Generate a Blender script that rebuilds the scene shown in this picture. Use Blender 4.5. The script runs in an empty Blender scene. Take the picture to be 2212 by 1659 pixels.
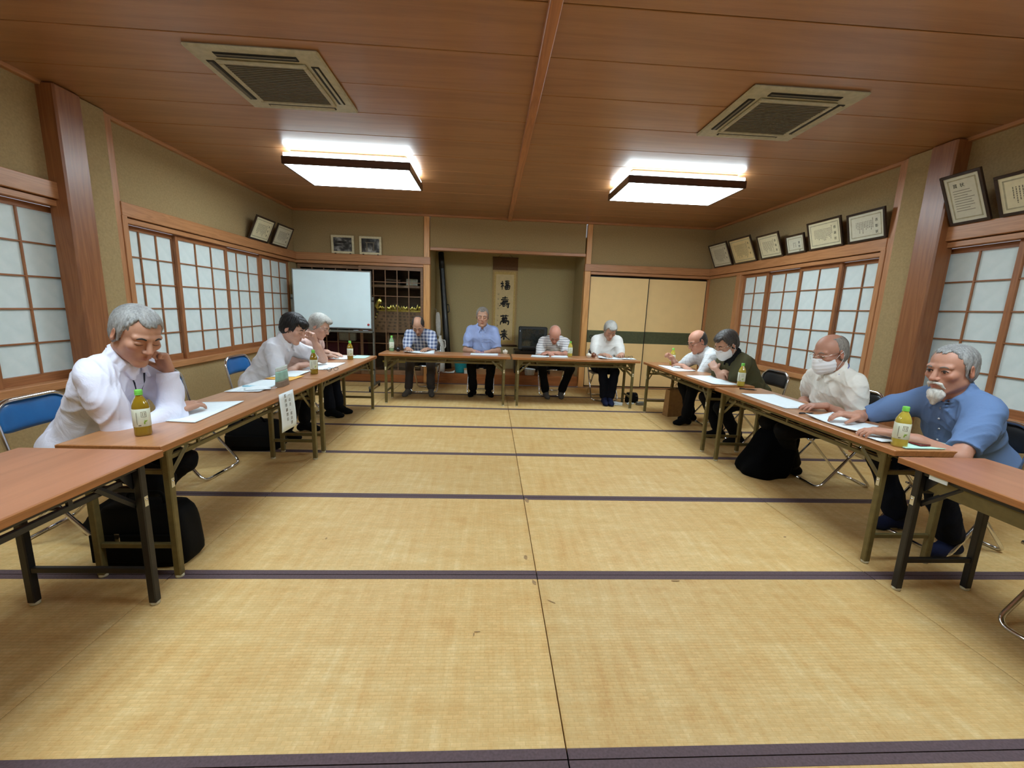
import bpy, math, random
import numpy as np
from mathutils import Vector, Matrix
random.seed(7)
S = bpy.context.scene
COL = S.collection
PI = math.pi
# ------------------------------------------------------------------ camera
cam = bpy.data.cameras.new('camera'); cam.sensor_width = 36.0; cam.lens = 905.53/2212*36.0
cam.clip_start = 0.02
co = bpy.data.objects.new('camera', cam); COL.objects.link(co)
_R = [[0.998171, -0.048969, 0.035443], [-0.026169, 0.178471, 0.983597], [0.054491, 0.982726, -0.176864]]
co.matrix_world = Matrix(((_R[0][0], _R[1][0], -_R[2][0], -0.2734), (_R[0][1], _R[1][1], -_R[2][1], 0.0),
                          (_R[0][2], _R[1][2], -_R[2][2], 1.3609), (0, 0, 0, 1)))
S.camera = co
# ------------------------------------------------------------------ world, exposure
w = bpy.data.worlds.new('world'); S.world = w; w.use_nodes = True
w.node_tree.nodes['Background'].inputs[0].default_value = (0.55, 0.6, 0.65, 1)
w.node_tree.nodes['Background'].inputs[1].default_value = 0.75
S.view_settings.view_transform = 'Standard'; S.view_settings.look = 'None'
S.view_settings.gamma = 1.0; S.view_settings.use_curve_mapping = False
S.view_settings.exposure = 0.14
LAMP = 18.5        # emission strength of the ceiling lamps' diffusers
LAMP_COL = (0.80, 0.96, 1.05, 1)
# ------------------------------------------------------------------ materials
def srgb(r, g, b):
    f = lambda c: (c/255/12.92) if c/255 <= .04045 else ((c/255+.055)/1.055)**2.4
    return (f(r), f(g), f(b), 1)
def srgbw(r, g, b, k=1.0):      # surface colours named under the photo's slightly cool white balance
    c = srgb(r, g, b); return (min(1, c[0]*1.07*k), c[1]*k, c[2]*.93*k, 1)
MATS = {}
class NT:
    def __init__(s, name):
        s.m = bpy.data.materials.new(name); s.m.use_nodes = True; s.t = s.m.node_tree
        s.b = s.t.nodes['Principled BSDF']
    def n(s, typ, **kw):
        nd = s.t.nodes.new(typ)
        for k, v in kw.items():
            if k in ('operation', 'blend_type', 'data_type', 'wave_type', 'bands_direction', 'attribute_name', 'feature', 'noise_dimensions', 'interpolation', 'distance'): setattr(nd, k, v)
            else: nd.inputs[k.replace('_', ' ')].default_value = v
        return nd
    def l(s, a, b): s.t.links.new(a, b)
    def coord(s, scale=(1, 1, 1), rot=(0, 0, 0), kind='Object'):
        tc = s.t.nodes.new('ShaderNodeTexCoord'); mp = s.t.nodes.new('ShaderNodeMapping')
        mp.inputs['Scale'].default_value = scale; mp.inputs['Rotation'].default_value = rot
        s.l(tc.outputs[kind], mp.inputs['Vector']); return mp.outputs['Vector']
    def ramp(s, fac, stops):
        r = s.t.nodes.new('ShaderNodeValToRGB'); e = r.color_ramp.elements
        while len(e) < len(stops): e.new(0.5)
        for i, (p, c) in enumerate(stops): e[i].position = p; e[i].color = c if len(c) == 4 else (*c, 1)
        s.l(fac, r.inputs[0]); return r.outputs[0]
    def mix(s, fac, a, b, mode='MIX'):
        x = s.t.nodes.new('ShaderNodeMix'); x.data_type = 'RGBA'; x.blend_type = mode
        for v, i in ((fac, 0), (a, 6), (b, 7)):
            if isinstance(v, (int, float)): x.inputs[i].default_value = v
            elif isinstance(v, tuple): x.inputs[i].default_value = v
            else: s.l(v, x.inputs[i])
        return x.outputs[2]
    def bump(s, h, strength=.3, dist=.002):
        b = s.t.nodes.new('ShaderNodeBump'); b.inputs['Strength'].default_value = strength; b.inputs['Distance'].default_value = dist
        s.l(h, b.inputs['Height']); s.l(b.outputs[0], s.b.inputs['Normal'])
def setc(nt, c):
    if isinstance(c, tuple): nt.b.inputs['Base Color'].default_value = c
    else: nt.l(c, nt.b.inputs['Base Color'])
def plain(name, col, rough=.5, metal=0., var=.06, scale=30, bump=0., bscale=200, spec=.5, coat=0., **kw):
    nt = NT(name); v = nt.coord()
    no = nt.n('ShaderNodeTexNoise', Scale=scale, Detail=3.0); nt.l(v, no.inputs['Vector'])
    dk = tuple(x*(1-var*2) for x in col[:3])+(1,); lt = tuple(min(1, x*(1+var*2)) for x in col[:3])+(1,)
    setc(nt, nt.ramp(no.outputs[0], [(.3, dk), (.7, lt)]))
    nt.b.inputs['Roughness'].default_value = rough; nt.b.inputs['Metallic'].default_value = metal
    nt.b.inputs['Specular IOR Level'].default_value = spec; nt.b.inputs['Coat Weight'].default_value = coat
    if bump:
        n2 = nt.n('ShaderNodeTexNoise', Scale=bscale, Detail=2.0); nt.l(v, n2.inputs['Vector']); nt.bump(n2.outputs[0], bump, .003)
    MATS[name] = nt.m; return nt.m
def emit(name, col, strength):
    nt = NT(name); nt.b.inputs['Base Color'].default_value = (.8, .8, .8, 1)
    nt.b.inputs['Emission Color'].default_value = col; nt.b.inputs['Emission Strength'].default_value = strength
    MATS[name] = nt.m; return nt.m
def wood(name, c1, c2, axis='Y', scale=1.0, rough=.45, coat=0., ring=14., bump=.05):
    # long grain along `axis` (object coordinates)
    c1 = (c1[0]*1.07, c1[1], c1[2]*.93, 1); c2 = (c2[0]*1.07, c2[1], c2[2]*.93, 1)
    nt = NT(name)
    st = {'X': (.07, 1, 1), 'Y': (1, .07, 1), 'Z': (1, 1, .07)}[axis]
    v = nt.coord(tuple(s*scale for s in st))
    n1 = nt.n('ShaderNodeTexNoise', Scale=5.0, Detail=4.0, Distortion=.6); nt.l(v, n1.inputs['Vector'])
    mu = nt.n('ShaderNodeMath', operation='MULTIPLY'); mu.inputs[1].default_value = ring; nt.l(n1.outputs[0], mu.inputs[0])
    fr = nt.n('ShaderNodeMath', operation='PINGPONG'); fr.inputs[1].default_value = 1.0; nt.l(mu.outputs[0], fr.inputs[0])
    n2 = nt.n('ShaderNodeTexNoise', Scale=70.0, Detail=3.0); nt.l(v, n2.inputs['Vector'])
    f = nt.n('ShaderNodeMath', operation='MULTIPLY_ADD'); f.inputs[1].default_value = .55; nt.l(fr.outputs[0], f.inputs[0]); 
    m3 = nt.n('ShaderNodeMath', operation='MULTIPLY'); m3.inputs[1].default_value = .5; nt.l(n2.outputs[0], m3.inputs[0]); nt.l(m3.outputs[0], f.inputs[2])
    setc(nt, nt.ramp(f.outputs[0], [(.1, c1), (.8, c2)]))
    nt.b.inputs['Roughness'].default_value = rough; nt.b.inputs['Coat Weight'].default_value = coat; nt.b.inputs['Coat Roughness'].default_value = .25
    nt.bump(f.outputs[0], bump, .002)
    MATS[name] = nt.m; return nt.m
M = MATS
wood('ceiling_wood', srgb(142, 100, 66), srgb(162, 118, 80), 'X', 1.3, .42, .45, 7.)
wood('beam_wood', srgb(150, 98, 62), srgb(178, 122, 80), 'Y', 1.5, .4, .2)
for ax in 'XYZ':
    wood('trim_wood_'+ax, srgb(160, 112, 72), srgb(182, 132, 90), ax, 2.5, .45, .1)
wood('post_wood', srgb(198, 142, 82), srgb(222, 170, 106), 'Z', 2.0, .45, .1)
wood('pillar_wood', srgb(124, 78, 46), srgb(148, 98, 60), 'Z', 2.0, .4, .15)
for ax in 'YZ': wood('sash_wood_'+ax, srgb(128, 82, 48), srgb(156, 104, 64), ax, 3., .5)
wood('cabinet_wood', srgb(112, 84, 60), srgb(138, 106, 78), 'X', 3., .5)
wood('step_wood', srgb(132, 78, 40), srgb(160, 98, 54), 'X', 2., .35, .2)
wood('dark_wood', srgb(78, 58, 42), srgb(102, 78, 58), 'X', 3., .5)
wood('tabletop_wood', srgb(158, 112, 76), srgb(178, 130, 92), 'X', 2.2, .33, .25, 5., .02)
wood('tabletop_red', srgb(150, 100, 72), srgb(166, 114, 84), 'X', 2.2, .4, .15, 5., .02)
wood('table_edge', srgb(140, 92, 50), srgb(166, 112, 66), 'X', 3., .4, .1)
def tatami():
    nt = NT('tatami'); v = nt.coord(kind='Object')
    # rush rows run along X; worn patches run lengthways and across the rows
    wv = nt.n('ShaderNodeTexWave', wave_type='BANDS', bands_direction='Y', Scale=21.0, Distortion=.6, Detail=1.0); wv.inputs['Detail Scale'].default_value = .6; nt.l(v, wv.inputs['Vector'])
    va = nt.coord((1.2, 6, 1)); vb = nt.coord((9, 1.0, 1)); vc = nt.coord((60, 90, 1))
    na = nt.n('ShaderNodeTexNoise', Scale=2.2, Detail=6.0, Roughness=.65); nt.l(va, na.inputs['Vector'])
    nb = nt.n('ShaderNodeTexNoise', Scale=2.4, Detail=5.0, Roughness=.6); nt.l(vb, nb.inputs['Vector'])
    nc = nt.n('ShaderNodeTexNoise', Scale=1.4, Detail=2.0); nt.l(vc, nc.inputs['Vector'])
    big = nt.n('ShaderNodeTexNoise', Scale=.9, Detail=3.0)
    tw = nt.coord(kind='Object'); nt.l(tw, big.inputs['Vector'])
    ad = nt.n('ShaderNodeMath', operation='ADD'); nt.l(na.outputs[0], ad.inputs[0]); nt.l(nb.outputs[0], ad.inputs[1])
    ad2 = nt.n('ShaderNodeMath', operation='MULTIPLY_ADD'); ad2.inputs[1].default_value = .5; nt.l(nc.outputs[0], ad2.inputs[0]); nt.l(ad.outputs[0], ad2.inputs[2])
    ad3 = nt.n('ShaderNodeMath', operation='MULTIPLY_ADD'); ad3.inputs[1].default_value = .5; nt.l(big.outputs[0], ad3.inputs[0]); nt.l(ad2.outputs[0], ad3.inputs[2])
    dv = nt.n('ShaderNodeMath', operation='DIVIDE'); dv.inputs[1].default_value = 3.0; nt.l(ad3.outputs[0], dv.inputs[0])
    c = nt.ramp(dv.outputs[0], [(.38, srgbw(206, 166, 104, .88)), (.47, srgbw(216, 184, 124, .88)), (.54, srgbw(222, 195, 138, .88)), (.62, srgbw(231, 210, 158, .88))])
    bk = nt.t.nodes.new('ShaderNodeTexBrick'); nt.l(nt.coord(), bk.inputs['Vector'])
    for k_, v_ in (('Scale', 1.0), ('Brick Width', .034), ('Row Height', .0152), ('Mortar Size', .0016), ('Mortar Smooth', .6), ('Bias', .0), ('Color1', (.88, .87, .83, 1)), ('Color2', (1.10, 1.11, 1.14, 1)), ('Mortar', (.76, .73, .66, 1))): bk.inputs[k_].default_value = v_
    c2 = nt.mix(.50, c, bk.outputs[0], 'MULTIPLY')
    cy = nt.mix(.10, c2, nt.ramp(wv.outputs[1], [(.0, srgbw(170, 126, 70, .84)), (1, srgbw(226, 192, 124, .84))])); c2 = cy
    hs = nt.n('ShaderNodeHueSaturation'); 
    nt.l(c2, hs.inputs['Color']); oi = nt.t.nodes.new('ShaderNodeObjectInfo')
    mr = nt.n('ShaderNodeMapRange'); nt.l(oi.outputs['Random'], mr.inputs[0]); mr.inputs[3].default_value = .93; mr.inputs[4].default_value = 1.07
    nt.l(mr.outputs[0], hs.inputs['Value']); setc(nt, hs.outputs[0])
    nt.b.inputs['Roughness'].default_value = .55; nt.b.inputs['Specular IOR Level'].default_value = .3
    nt.bump(bk.outputs['Fac'], -.25, .0012); M['tatami'] = nt.m
tatami()
plain('heri', srgb(88, 70, 74), .8, var=.1, scale=120)
plain('seam_dark', srgb(40, 32, 26), .9)
plain('plaster', srgbw(158, 140, 104), .9, var=.05, scale=60, bump=.25, bscale=260, spec=.15)
plain('plaster_alcove', srgbw(172, 160, 120), .9, var=.04, scale=60, bump=.2, bscale=260, spec=.15)
def shoji_paper():
    nt = NT('paper_pane'); v = nt.coord(); no = nt.n('ShaderNodeTexNoise', Scale=14.0, Detail=3.0); nt.l(v, no.inputs['Vector'])
    c = nt.ramp(no.outputs[0], [(.3, srgb(228, 238, 236)), (.7, srgb(236, 244, 242))]); setc(nt, c); nt.b.inputs['Roughness'].default_value = .85; nt.b.inputs['Specular IOR Level'].default_value = .2
    tr = nt.t.nodes.new('ShaderNodeBsdfTranslucent'); nt.l(c, tr.inputs['Color']); mx = nt.t.nodes.new('ShaderNodeMixShader'); mx.inputs[0].default_value = .25
    nt.l(nt.b.outputs[0], mx.inputs[1]); nt.l(tr.outputs[0], mx.inputs[2]); nt.l(mx.outputs[0], nt.t.nodes['Material Output'].inputs['Surface']); M['paper_pane'] = nt.m
shoji_paper()
plain('fusuma_paper', srgbw(236, 208, 152), .6, var=.012, scale=6, spec=.4)
plain('fusuma_band', srgb(78, 82, 54), .7)
plain('black_lacquer', srgb(22, 16, 14), .3)
plain('black_metal', srgb(26, 25, 27), .4, var=.1, spec=.5)
plain('olive_metal', srgb(106, 94, 56), .45, .2)
plain('chrome', (.75, .75, .76, 1), .16, 1.0, var=.02)
plain('white_plastic', srgb(176, 170, 148), .5)
plain('grey_plastic', srgb(96, 90, 76), .6)
plain('slot_dark', srgb(28, 25, 22), .7)
plain('rubber', srgb(190, 180, 150), .8)
plain('blue_vinyl', srgb(20, 92, 150), .38, var=.05, scale=12, coat=.2)
plain('black_vinyl', srgb(20, 19, 19), .4, coat=.15)
plain('paper', srgb(230, 240, 244), .8, var=.01, spec=.2)
plain('paper_green', srgb(190, 232, 216), .8, var=.02)
plain('paper_orange', srgb(226, 172, 74), .75, var=.05)
plain('whiteboard', srgb(222, 242, 248), .25, var=.012, scale=4)
plain('aluminium', srgb(150, 150, 148), .35, .8)
plain('grey_steel', srgb(112, 112, 104), .45, .5)
plain('gold', (.85, .62, .17, 1), .28, 1.0, var=.15, scale=60)
plain('frame_dark', srgb(44, 28, 20), .35, coat=.2)
plain('frame_cream', srgb(208, 196, 160), .5)
plain('ink', srgb(20, 18, 16), .7)
plain('ink_soft', srgb(108, 100, 84), .8)
plain('tea', srgb(140, 112, 24), .12, spec=.6, coat=.6, var=.03)
plain('tea_label', srgb(214, 220, 200), .5, var=.03)
plain('label_green', srgb(140, 180, 60), .5)
plain('cap_green', srgb(120, 206, 84), .4)
plain('glass_dark', srgb(20, 20, 22), .15)
def photo_mat(name, seed):
    nt = NT(name); v = nt.coord((1, 1, 1)); n = nt.n('ShaderNodeTexNoise', Scale=9.0, Detail=6.0, noise_dimensions='4D', W=float(seed)); nt.l(v, n.inputs['Vector'])
    setc(nt, nt.ramp(n.outputs[0], [(.35, (.008, .008, .009)), (.5, (.05, .05, .05)), (.62, (.3, .3, .28)), (.75, (.55, .54, .5))]))
    nt.b.inputs['Roughness'].default_value = .3; M[name] = nt.m
photo_mat('photo_a', 3.1); photo_mat('photo_b', 8.4)
def clear_glass():
    nt = NT('pane_glass'); nt.b.inputs['Base Color'].default_value = (.9, .95, .93, 1); nt.b.inputs['Roughness'].default_value = .02
    nt.b.inputs['Transmission Weight'].default_value = 1.0; nt.b.inputs['IOR'].default_value = 1.03; M['pane_glass'] = nt.m
clear_glass()
plain('clear_plastic', srgb(196, 206, 200), .2, var=.02)
# ------------------------------------------------------------------ mesh helpers
class MB:
    def __init__(s): s.v = []; s.f = []; s.mi = []; s.cur = 0; s.sm = []
    def add(s, vs, fs, smooth=False):
        o = len(s.v); s.v += [tuple(map(float, v)) for v in vs]
        for f in fs: s.f.append(tuple(i+o for i in f)); s.mi.append(s.cur); s.sm.append(smooth)
        return s
    def box(s, c, d, b=0., R=None):
        hx, hy, hz = d[0]/2, d[1]/2, d[2]/2
        b = min(b, hx*.98, hy*.98, hz*.98)
        if b <= 0:
            vs = [(x, y, z) for z in (-hz, hz) for y in (-hy, hy) for x in (-hx, hx)]
            fs = [(0, 2, 3, 1), (4, 5, 7, 6), (0, 1, 5, 4), (2, 6, 7, 3), (0, 4, 6, 2), (1, 3, 7, 5)]
        else:
            vs = []; idx = {}
            for sx in (-1, 1):
                for sy in (-1, 1):
                    for sz in (-1, 1):
                        for a in range(3):
                            p = [sx*(hx-b), sy*(hy-b), sz*(hz-b)]; p[a] += (sx, sy, sz)[a]*b
                            idx[(sx, sy, sz, a)] = len(vs); vs.append(tuple(p))
            fs = []
            g = lambda sx, sy, sz, a: idx[(sx, sy, sz, a)]
            for t in (-1, 1):
                fs.append([g(t, -1, -1, 0), g(t, 1, -1, 0), g(t, 1, 1, 0), g(t, -1, 1, 0)][::t])
                fs.append([g(-1, t, -1, 1), g(1, t, -1, 1), g(1, t, 1, 1), g(-1, t, 1, 1)][::-t])
                fs.append([g(-1, -1, t, 2), g(1, -1, t, 2), g(1, 1, t, 2), g(-1, 1, t, 2)][::t])
            for u in (-1, 1):
                for w_ in (-1, 1):
                    fs.append([g(u, w_, -1, 0), g(u, w_, -1, 1), g(u, w_, 1, 1), g(u, w_, 1, 0)][::u*w_])
                    fs.append([g(-1, u, w_, 1), g(-1, u, w_, 2), g(1, u, w_, 2), g(1, u, w_, 1)][::u*w_])
                    fs.append([g(u, -1, w_, 0), g(u, -1, w_, 2), g(u, 1, w_, 2), g(u, 1, w_, 0)][::-u*w_])
            for sx in (-1, 1):
                for sy in (-1, 1):
                    for sz in (-1, 1):
                        fs.append([g(sx, sy, sz, 0), g(sx, sy, sz, 1), g(sx, sy, sz, 2)][::sx*sy*sz])
        if R is not None: vs = [tuple(R @ Vector(v)) for v in vs]
        return s.add([(v[0]+c[0], v[1]+c[1], v[2]+c[2]) for v in vs], fs)
    def b2(s, lo, hi, b=0.):
        return s.box([(lo[i]+hi[i])/2 for i in range(3)], [abs(hi[i]-lo[i]) for i in range(3)], b)
    def tube(s, pts, r, n=8, closed=False, caps=True, smooth=True, sx=1., up=None):
        P = [Vector(p) for p in pts]; m = len(P); rs = r if isinstance(r, (list, tuple)) else [r]*m
        prev = Vector(up) if up else None; rings = []
        for i in range(m):
            a = P[(i-1) % m] if (closed or i) else P[0]; b = P[(i+1) % m] if (closed or i < m-1) else P[-1]
            t = (b-a); t = t.normalized() if t.length > 1e-9 else Vector((0, 0, 1))
            if prev is None: prev = Vector((0, 0, 1)) if abs(t.z) < .9 else Vector((1, 0, 0))
            nrm = prev - t*prev.dot(t)
            if nrm.length < 1e-6: nrm = t.orthogonal()
            nrm.normalize(); bi = t.cross(nrm); prev = nrm
            rings.append([P[i]+nrm*(math.cos(k*2*PI/n)*rs[i])+bi*(math.sin(k*2*PI/n)*rs[i]*sx) for k in range(n)])
        vs = [v for rg in rings for v in rg]; fs = []
        for i in range(m if closed else m-1):
            j = (i+1) % m
            for k in range(n): fs.append((i*n+k, i*n+(k+1) % n, j*n+(k+1) % n, j*n+k))
        if caps and not closed: fs += [tuple(range(n))[::-1], tuple((m-1)*n+k for k in range(n))]
        return s.add(vs, fs, smooth)
    def lathe(s, prof, c=(0, 0, 0), n=20, smooth=True, sq=0.):
        vs = []; fs = []
        for r, z in prof:
            for k in range(n):
                a = 2*PI*k/n; q = 1.0
                if sq: q = (abs(math.cos(a))**sq+abs(math.sin(a))**sq)**(-1/sq)
                vs.append((c[0]+r*q*math.cos(a), c[1]+r*q*math.sin(a), c[2]+z))
        for i in range(len(prof)-1):
            for k in range(n): fs.append((i*n+k, i*n+(k+1) % n, (i+1)*n+(k+1) % n, (i+1)*n+k))
        fs += [tuple(range(n))[::-1], tuple((len(prof)-1)*n+k for k in range(n))]
        return s.add(vs, fs, smooth)
    def prism(s, poly, d, axis='Z', off=0.):
        # extrude polygon by d along axis
        n = len(poly)
        def mk(p, h): return {'Z': (p[0], p[1], h), 'Y': (p[0], h, p[1]), 'X': (h, p[0], p[1])}[axis]
        vs = [mk(p, off) for p in poly]+[mk(p, off+d) for p in poly]
        return s.add(vs, [tuple(range(n))[::-1], tuple(range(n, 2*n))]+[(i, (i+1) % n, n+(i+1) % n, n+i) for i in range(n)])
    def grid(s, P, nu, nv, smooth=True, thick=0.):
        vs = list(P); fs = [(i*nv+j, (i+1)*nv+j, (i+1)*nv+j+1, i*nv+j+1) for i in range(nu-1) for j in range(nv-1)]
        return s.add(vs, fs, smooth)
def obj(name, mb, m, parent=None, loc=None, smooth=None):
    me = bpy.data.meshes.new(name); me.from_pydata(mb.v, [], mb.f)
    ms = m if isinstance(m, (list, tuple)) else [m]
    for x in ms: me.materials.append(M[x] if isinstance(x, str) else x)
    me.polygons.foreach_set('material_index', mb.mi)
    me.polygons.foreach_set('use_smooth', [bool(x) if smooth is None else smooth for x in mb.sm])
    me.update()
    o = bpy.data.objects.new(name, me); COL.objects.link(o)
    if loc is not None: o.location = loc
    if parent is not None: o.parent = parent
    return o
def fix_normals(o):
    import bmesh
    b = bmesh.new(); b.from_mesh(o.data); bmesh.ops.recalc_face_normals(b, faces=b.faces); b.to_mesh(o.data); b.free(); return o
def inst(name, src, parent=None, loc=(0, 0, 0), rot=(0, 0, 0), scale=None):
    o = bpy.data.objects.new(name, src.data); COL.objects.link(o); o.location = loc; o.rotation_euler = rot
    if scale: o.scale = scale
    if parent is not None: o.parent = parent
    return o
def thing(name, label, cat, loc=(0, 0, 0), rz=0., group=None):
    o = bpy.data.objects.new(name, None); COL.objects.link(o); o.empty_display_size = .1
    o.location = loc; o.rotation_euler = (0, 0, rz); o['label'] = label; o['category'] = cat
    if group: o['group'] = group
    return o
def tag(o, label, cat, group=None):
    o['label'] = label; o['category'] = cat
    if group: o['group'] = group
    return o
def struct(name, mb, m, parent=None, kind=True):
    o = obj(name, mb, m, parent)
    if parent is None: o['kind'] = 'structure'
    return o
def sempty(name, loc=(0, 0, 0)):
    o = bpy.data.objects.new(name, None); COL.objects.link(o); o.location = loc; o['kind'] = 'structure'; o.empty_display_size = .1; return o
def dup(root, loc, rz, label, group=None):
    def cp(o, par):
        c = o.copy(); COL.objects.link(c)
        if par is not None: c.parent = par
        for ch in o.children: cp(ch, c)
        return c
    r = cp(root, None); r.location = loc; r.rotation_euler = (0, 0, rz); r['label'] = label
    if group: r['group'] = group
    return r
def arc(c, r, a0, a1, n, plane='XZ', y=0.):
    out = []
    for i in range(n+1):
        a = a0+(a1-a0)*i/n; u = c[0]+r*math.cos(a); v = c[1]+r*math.sin(a)
        out.append({'XZ': (u, y, v), 'YZ': (y, u, v), 'XY': (u, v, y)}[plane])
    return out
def rpoly(pts, r, n=5):
    # polyline with rounded corners
    P = [Vector(p) for p in pts]; out = [P[0]]
    for i in range(1, len(P)-1):
        a, b, c = P[i-1], P[i], P[i+1]; d1 = (a-b); d2 = (c-b)
        q = min(r, d1.length*.49, d2.length*.49); p1 = b+d1.normalized()*q; p2 = b+d2.normalized()*q
        for k in range(n+1):
            t = k/n; out.append(p1*(1-t)**2+b*2*t*(1-t)+p2*t*t)
    out.append(P[-1]); return out
def glyph(name, txt, size, m, parent, loc, rot, extrude=.0004, bold=0., align='CENTER', scale=None, label=None):
    cu = bpy.data.curves.new(name, 'FONT'); cu.body = txt; cu.size = size; cu.extrude = extrude; cu.offset = bold
    cu.align_x = align; cu.align_y = 'CENTER'; cu.resolution_u = 2
    o = bpy.data.objects.new(name, cu); COL.objects.link(o)
    dg = bpy.context.evaluated_depsgraph_get(); me = bpy.data.meshes.new_from_object(o.evaluated_get(dg))
    bpy.data.objects.remove(o); bpy.data.curves.remove(cu)
    me.materials.clear(); me.materials.append(M[m])
    o = bpy.data.objects.new(name, me); COL.objects.link(o); o.location = loc; o.rotation_euler = rot
    if scale: o.scale = scale
    if parent is not None: o.parent = parent
    return o
# ================================================================== ROOM SHELL
XW = 3.58; YB = 7.45; YF = -0.85; HC = 2.85; HW = 2.83
# ---- floor of tatami mats
fl = MB(); fl.b2((-XW-.15, YF-.1, -.12), (XW+.15, YB+.02, -.042)); floor = struct('floor', fl, 'seam_dark')
ROW0 = 1.054; PITCH = .91
def mat_mesh(x0, x1, yw):
    b = MB(); g = .0022
    b.b2((x0+g, -yw/2+.0015, -.04), (x1-g, yw/2-.0015, 0), .0015); return b
def border_mesh(x0, x1, y):
    b = MB(); g = .0022; b.b2((x0+g, y-.0165, -.03), (x1-g, y+.0165, .0012), .0006); return b
XS = [(-3.58, -1.82), (-1.82, 0.), (0., 1.82), (1.82, 3.58)]
rows = [(ROW0+PITCH*k, ROW0+PITCH*(k+1)) for k in range(-2, 7)]+[(ROW0+7*PITCH, YB)]
rows = [r if r[0] > YF else (YF, r[1]) for r in rows if r[1] > YF+.05]
for (y0, y1) in rows:
    for i, (x0, x1) in enumerate(XS):
        cx, cy = (x0+x1)/2, (y0+y1)/2; hw = (x1-x0)/2
        z = random.uniform(-.0015, .0012)
        mt = obj('tatami_mat', mat_mesh(-hw, hw, y1-y0), 'tatami', floor, (cx, cy, z))
        for sgn in (-1, 1):
            obj('cloth_border', border_mesh(-hw, hw, sgn*((y1-y0)/2-.018)), 'heri', mt)
plain('scuff', srgb(158, 126, 84), .8)
for (sx_, sy_, a_, L_, W_) in ((-.295, 1.575, .05, .030, .005), (-.31, 1.56, 1.5, .022, .005), (-.045, 2.12, .1, .02, .05), (.02, 2.82, .2, .03, .07), (.72, 1.915, .0, .05, .012), (-.02, 1.90, .3, .02, .04), (.05, 1.76, -.6, .05, .006), (1.62, 2.35, .3, .02, .012), (-1.2, 2.3, .1, .012, .02)):
    b = MB(); r_ = random.Random(int(sx_*999)); n_ = 9
    b.prism([(L_/2*math.cos(2*PI*k/n_)*(.75+.5*r_.random()), W_/2*math.sin(2*PI*k/n_)*(.75+.5*r_.random())) for k in range(n_)], .0006); o = fix_normals(obj('scuff_mark', b, 'scuff', floor, (sx_, sy_, .0011))); o.rotation_euler = (0, 0, a_)
# ---- ceiling of wide boards and a ridge batten
cl = MB(); cl.b2((-XW-.15, YF-.1, HC+.012), (XW+.15, YB+.1, HC+.1)); ceiling = struct('ceiling', cl, 'dark_wood')
SEAM0 = 2.355; SP = .4535
ys = [SEAM0+SP*k for k in range(-8, 12)]
ys = [YF]+[y for y in ys if YF+.1 < y < YB-.1]+[YB+.02]
for k in range(len(ys)-1):
    for (x0, x1) in ((-XW-.02, -.001), (.001, XW+.02)):
        b = MB(); w_ = (x1-x0)/2; d = (ys[k+1]-ys[k])/2
        b.box((0, 0, .007), (2*w_, 2*d-.007, .014), .003)
        o = obj('ceiling_board', b, 'ceiling_wood', ceiling, ((x0+x1)/2, (ys[k]+ys[k+1])/2, HC+random.uniform(-.0008, .0008)))
b = MB(); b.box((0, (YF+YB)/2, HC-.022), (.066, YB-YF, .05), .005); obj('ceiling_batten', b, 'beam_wood', ceiling)
# cornice
b = MB()
b.b2((-XW-.01, YB-.045, HW-.008), (XW+.01, YB+.01, HC+.005), .004); struct('trim_1', b, 'trim_wood_X')
for n_, sx in (('trim_2', -1), ('trim_3', 1)):
    b = MB(); b.b2((sx*(XW-.04), YF, HW-.008), (sx*(XW+.01), YB-.045, HC+.005), .004); struct(n_, b, 'trim_wood_Y')
# ---- back wall (with alcove), left, right and front walls
T = .12
bw = MB()
bw.b2((-XW-T, YB, 2.165), (-1.44, YB+.1, HC)); bw.b2((1.426, YB, 2.165), (XW+T, YB+.1, HC))
bw.b2((-1.33, YB, 2.33), (1.32, YB+.1, HC))
wall_back = struct('wall_back', bw, 'plaster')
b = MB(); YA = 8.30; ZS = .18
b.b2((-1.46, YB+.1, 0), (-1.34, YA+.1, 2.6)); b.b2((1.33, YB+.1, 0), (1.45, YA+.1, 2.6)); b.b2((-1.46, YA, 0), (1.45, YA+.1, 2.6)); b.b2((-1.46, YB+.1, 2.55), (1.45, YA+.1, 2.62))
struct('wall_alcove', b, 'plaster_alcove')
b = MB(); b.b2((-1.34, YB+.01, 0), (1.33, YB+.07, ZS), .004); b.b2((-1.34, YB+.07, .02), (1.33, YA, ZS-.004)); struct('trim_4', b, 'step_wood')   # alcove step
for n_, x0, x1 in (('trim_5', -1.44, -1.33), ('trim_6', 1.335, 1.437)):      # alcove posts
    b = MB(); b.b2((x0, YB-.03, 0), (x1, YB+.1, 2.05), .004); b.b2((x0+.008, YB-.022, 2.05), (x1-.008, YB+.08, HW-.008), .004); struct(n_, b, 'post_wood')
b = MB(); b.b2((-1.33, YB-.02, 2.285), (1.335, YB+.09, 2.335), .004); struct('trim_7', b, 'trim_wood_X')  # alcove lintel
def rail_x(n_, x0, x1, k0, k1):
    b = MB(); b.b2((x0, YB-.052, 2.045), (x1, YB+.02, 2.165), .004); b.b2((k0, YB-.028, 1.995), (k1, YB+.06, 2.04), .003); return struct(n_, b, 'trim_wood_X')
rail_x('trim_8', -XW, -1.32, -XW, -1.442); rail_x('trim_9', 1.325, XW, 1.439, XW)
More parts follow.
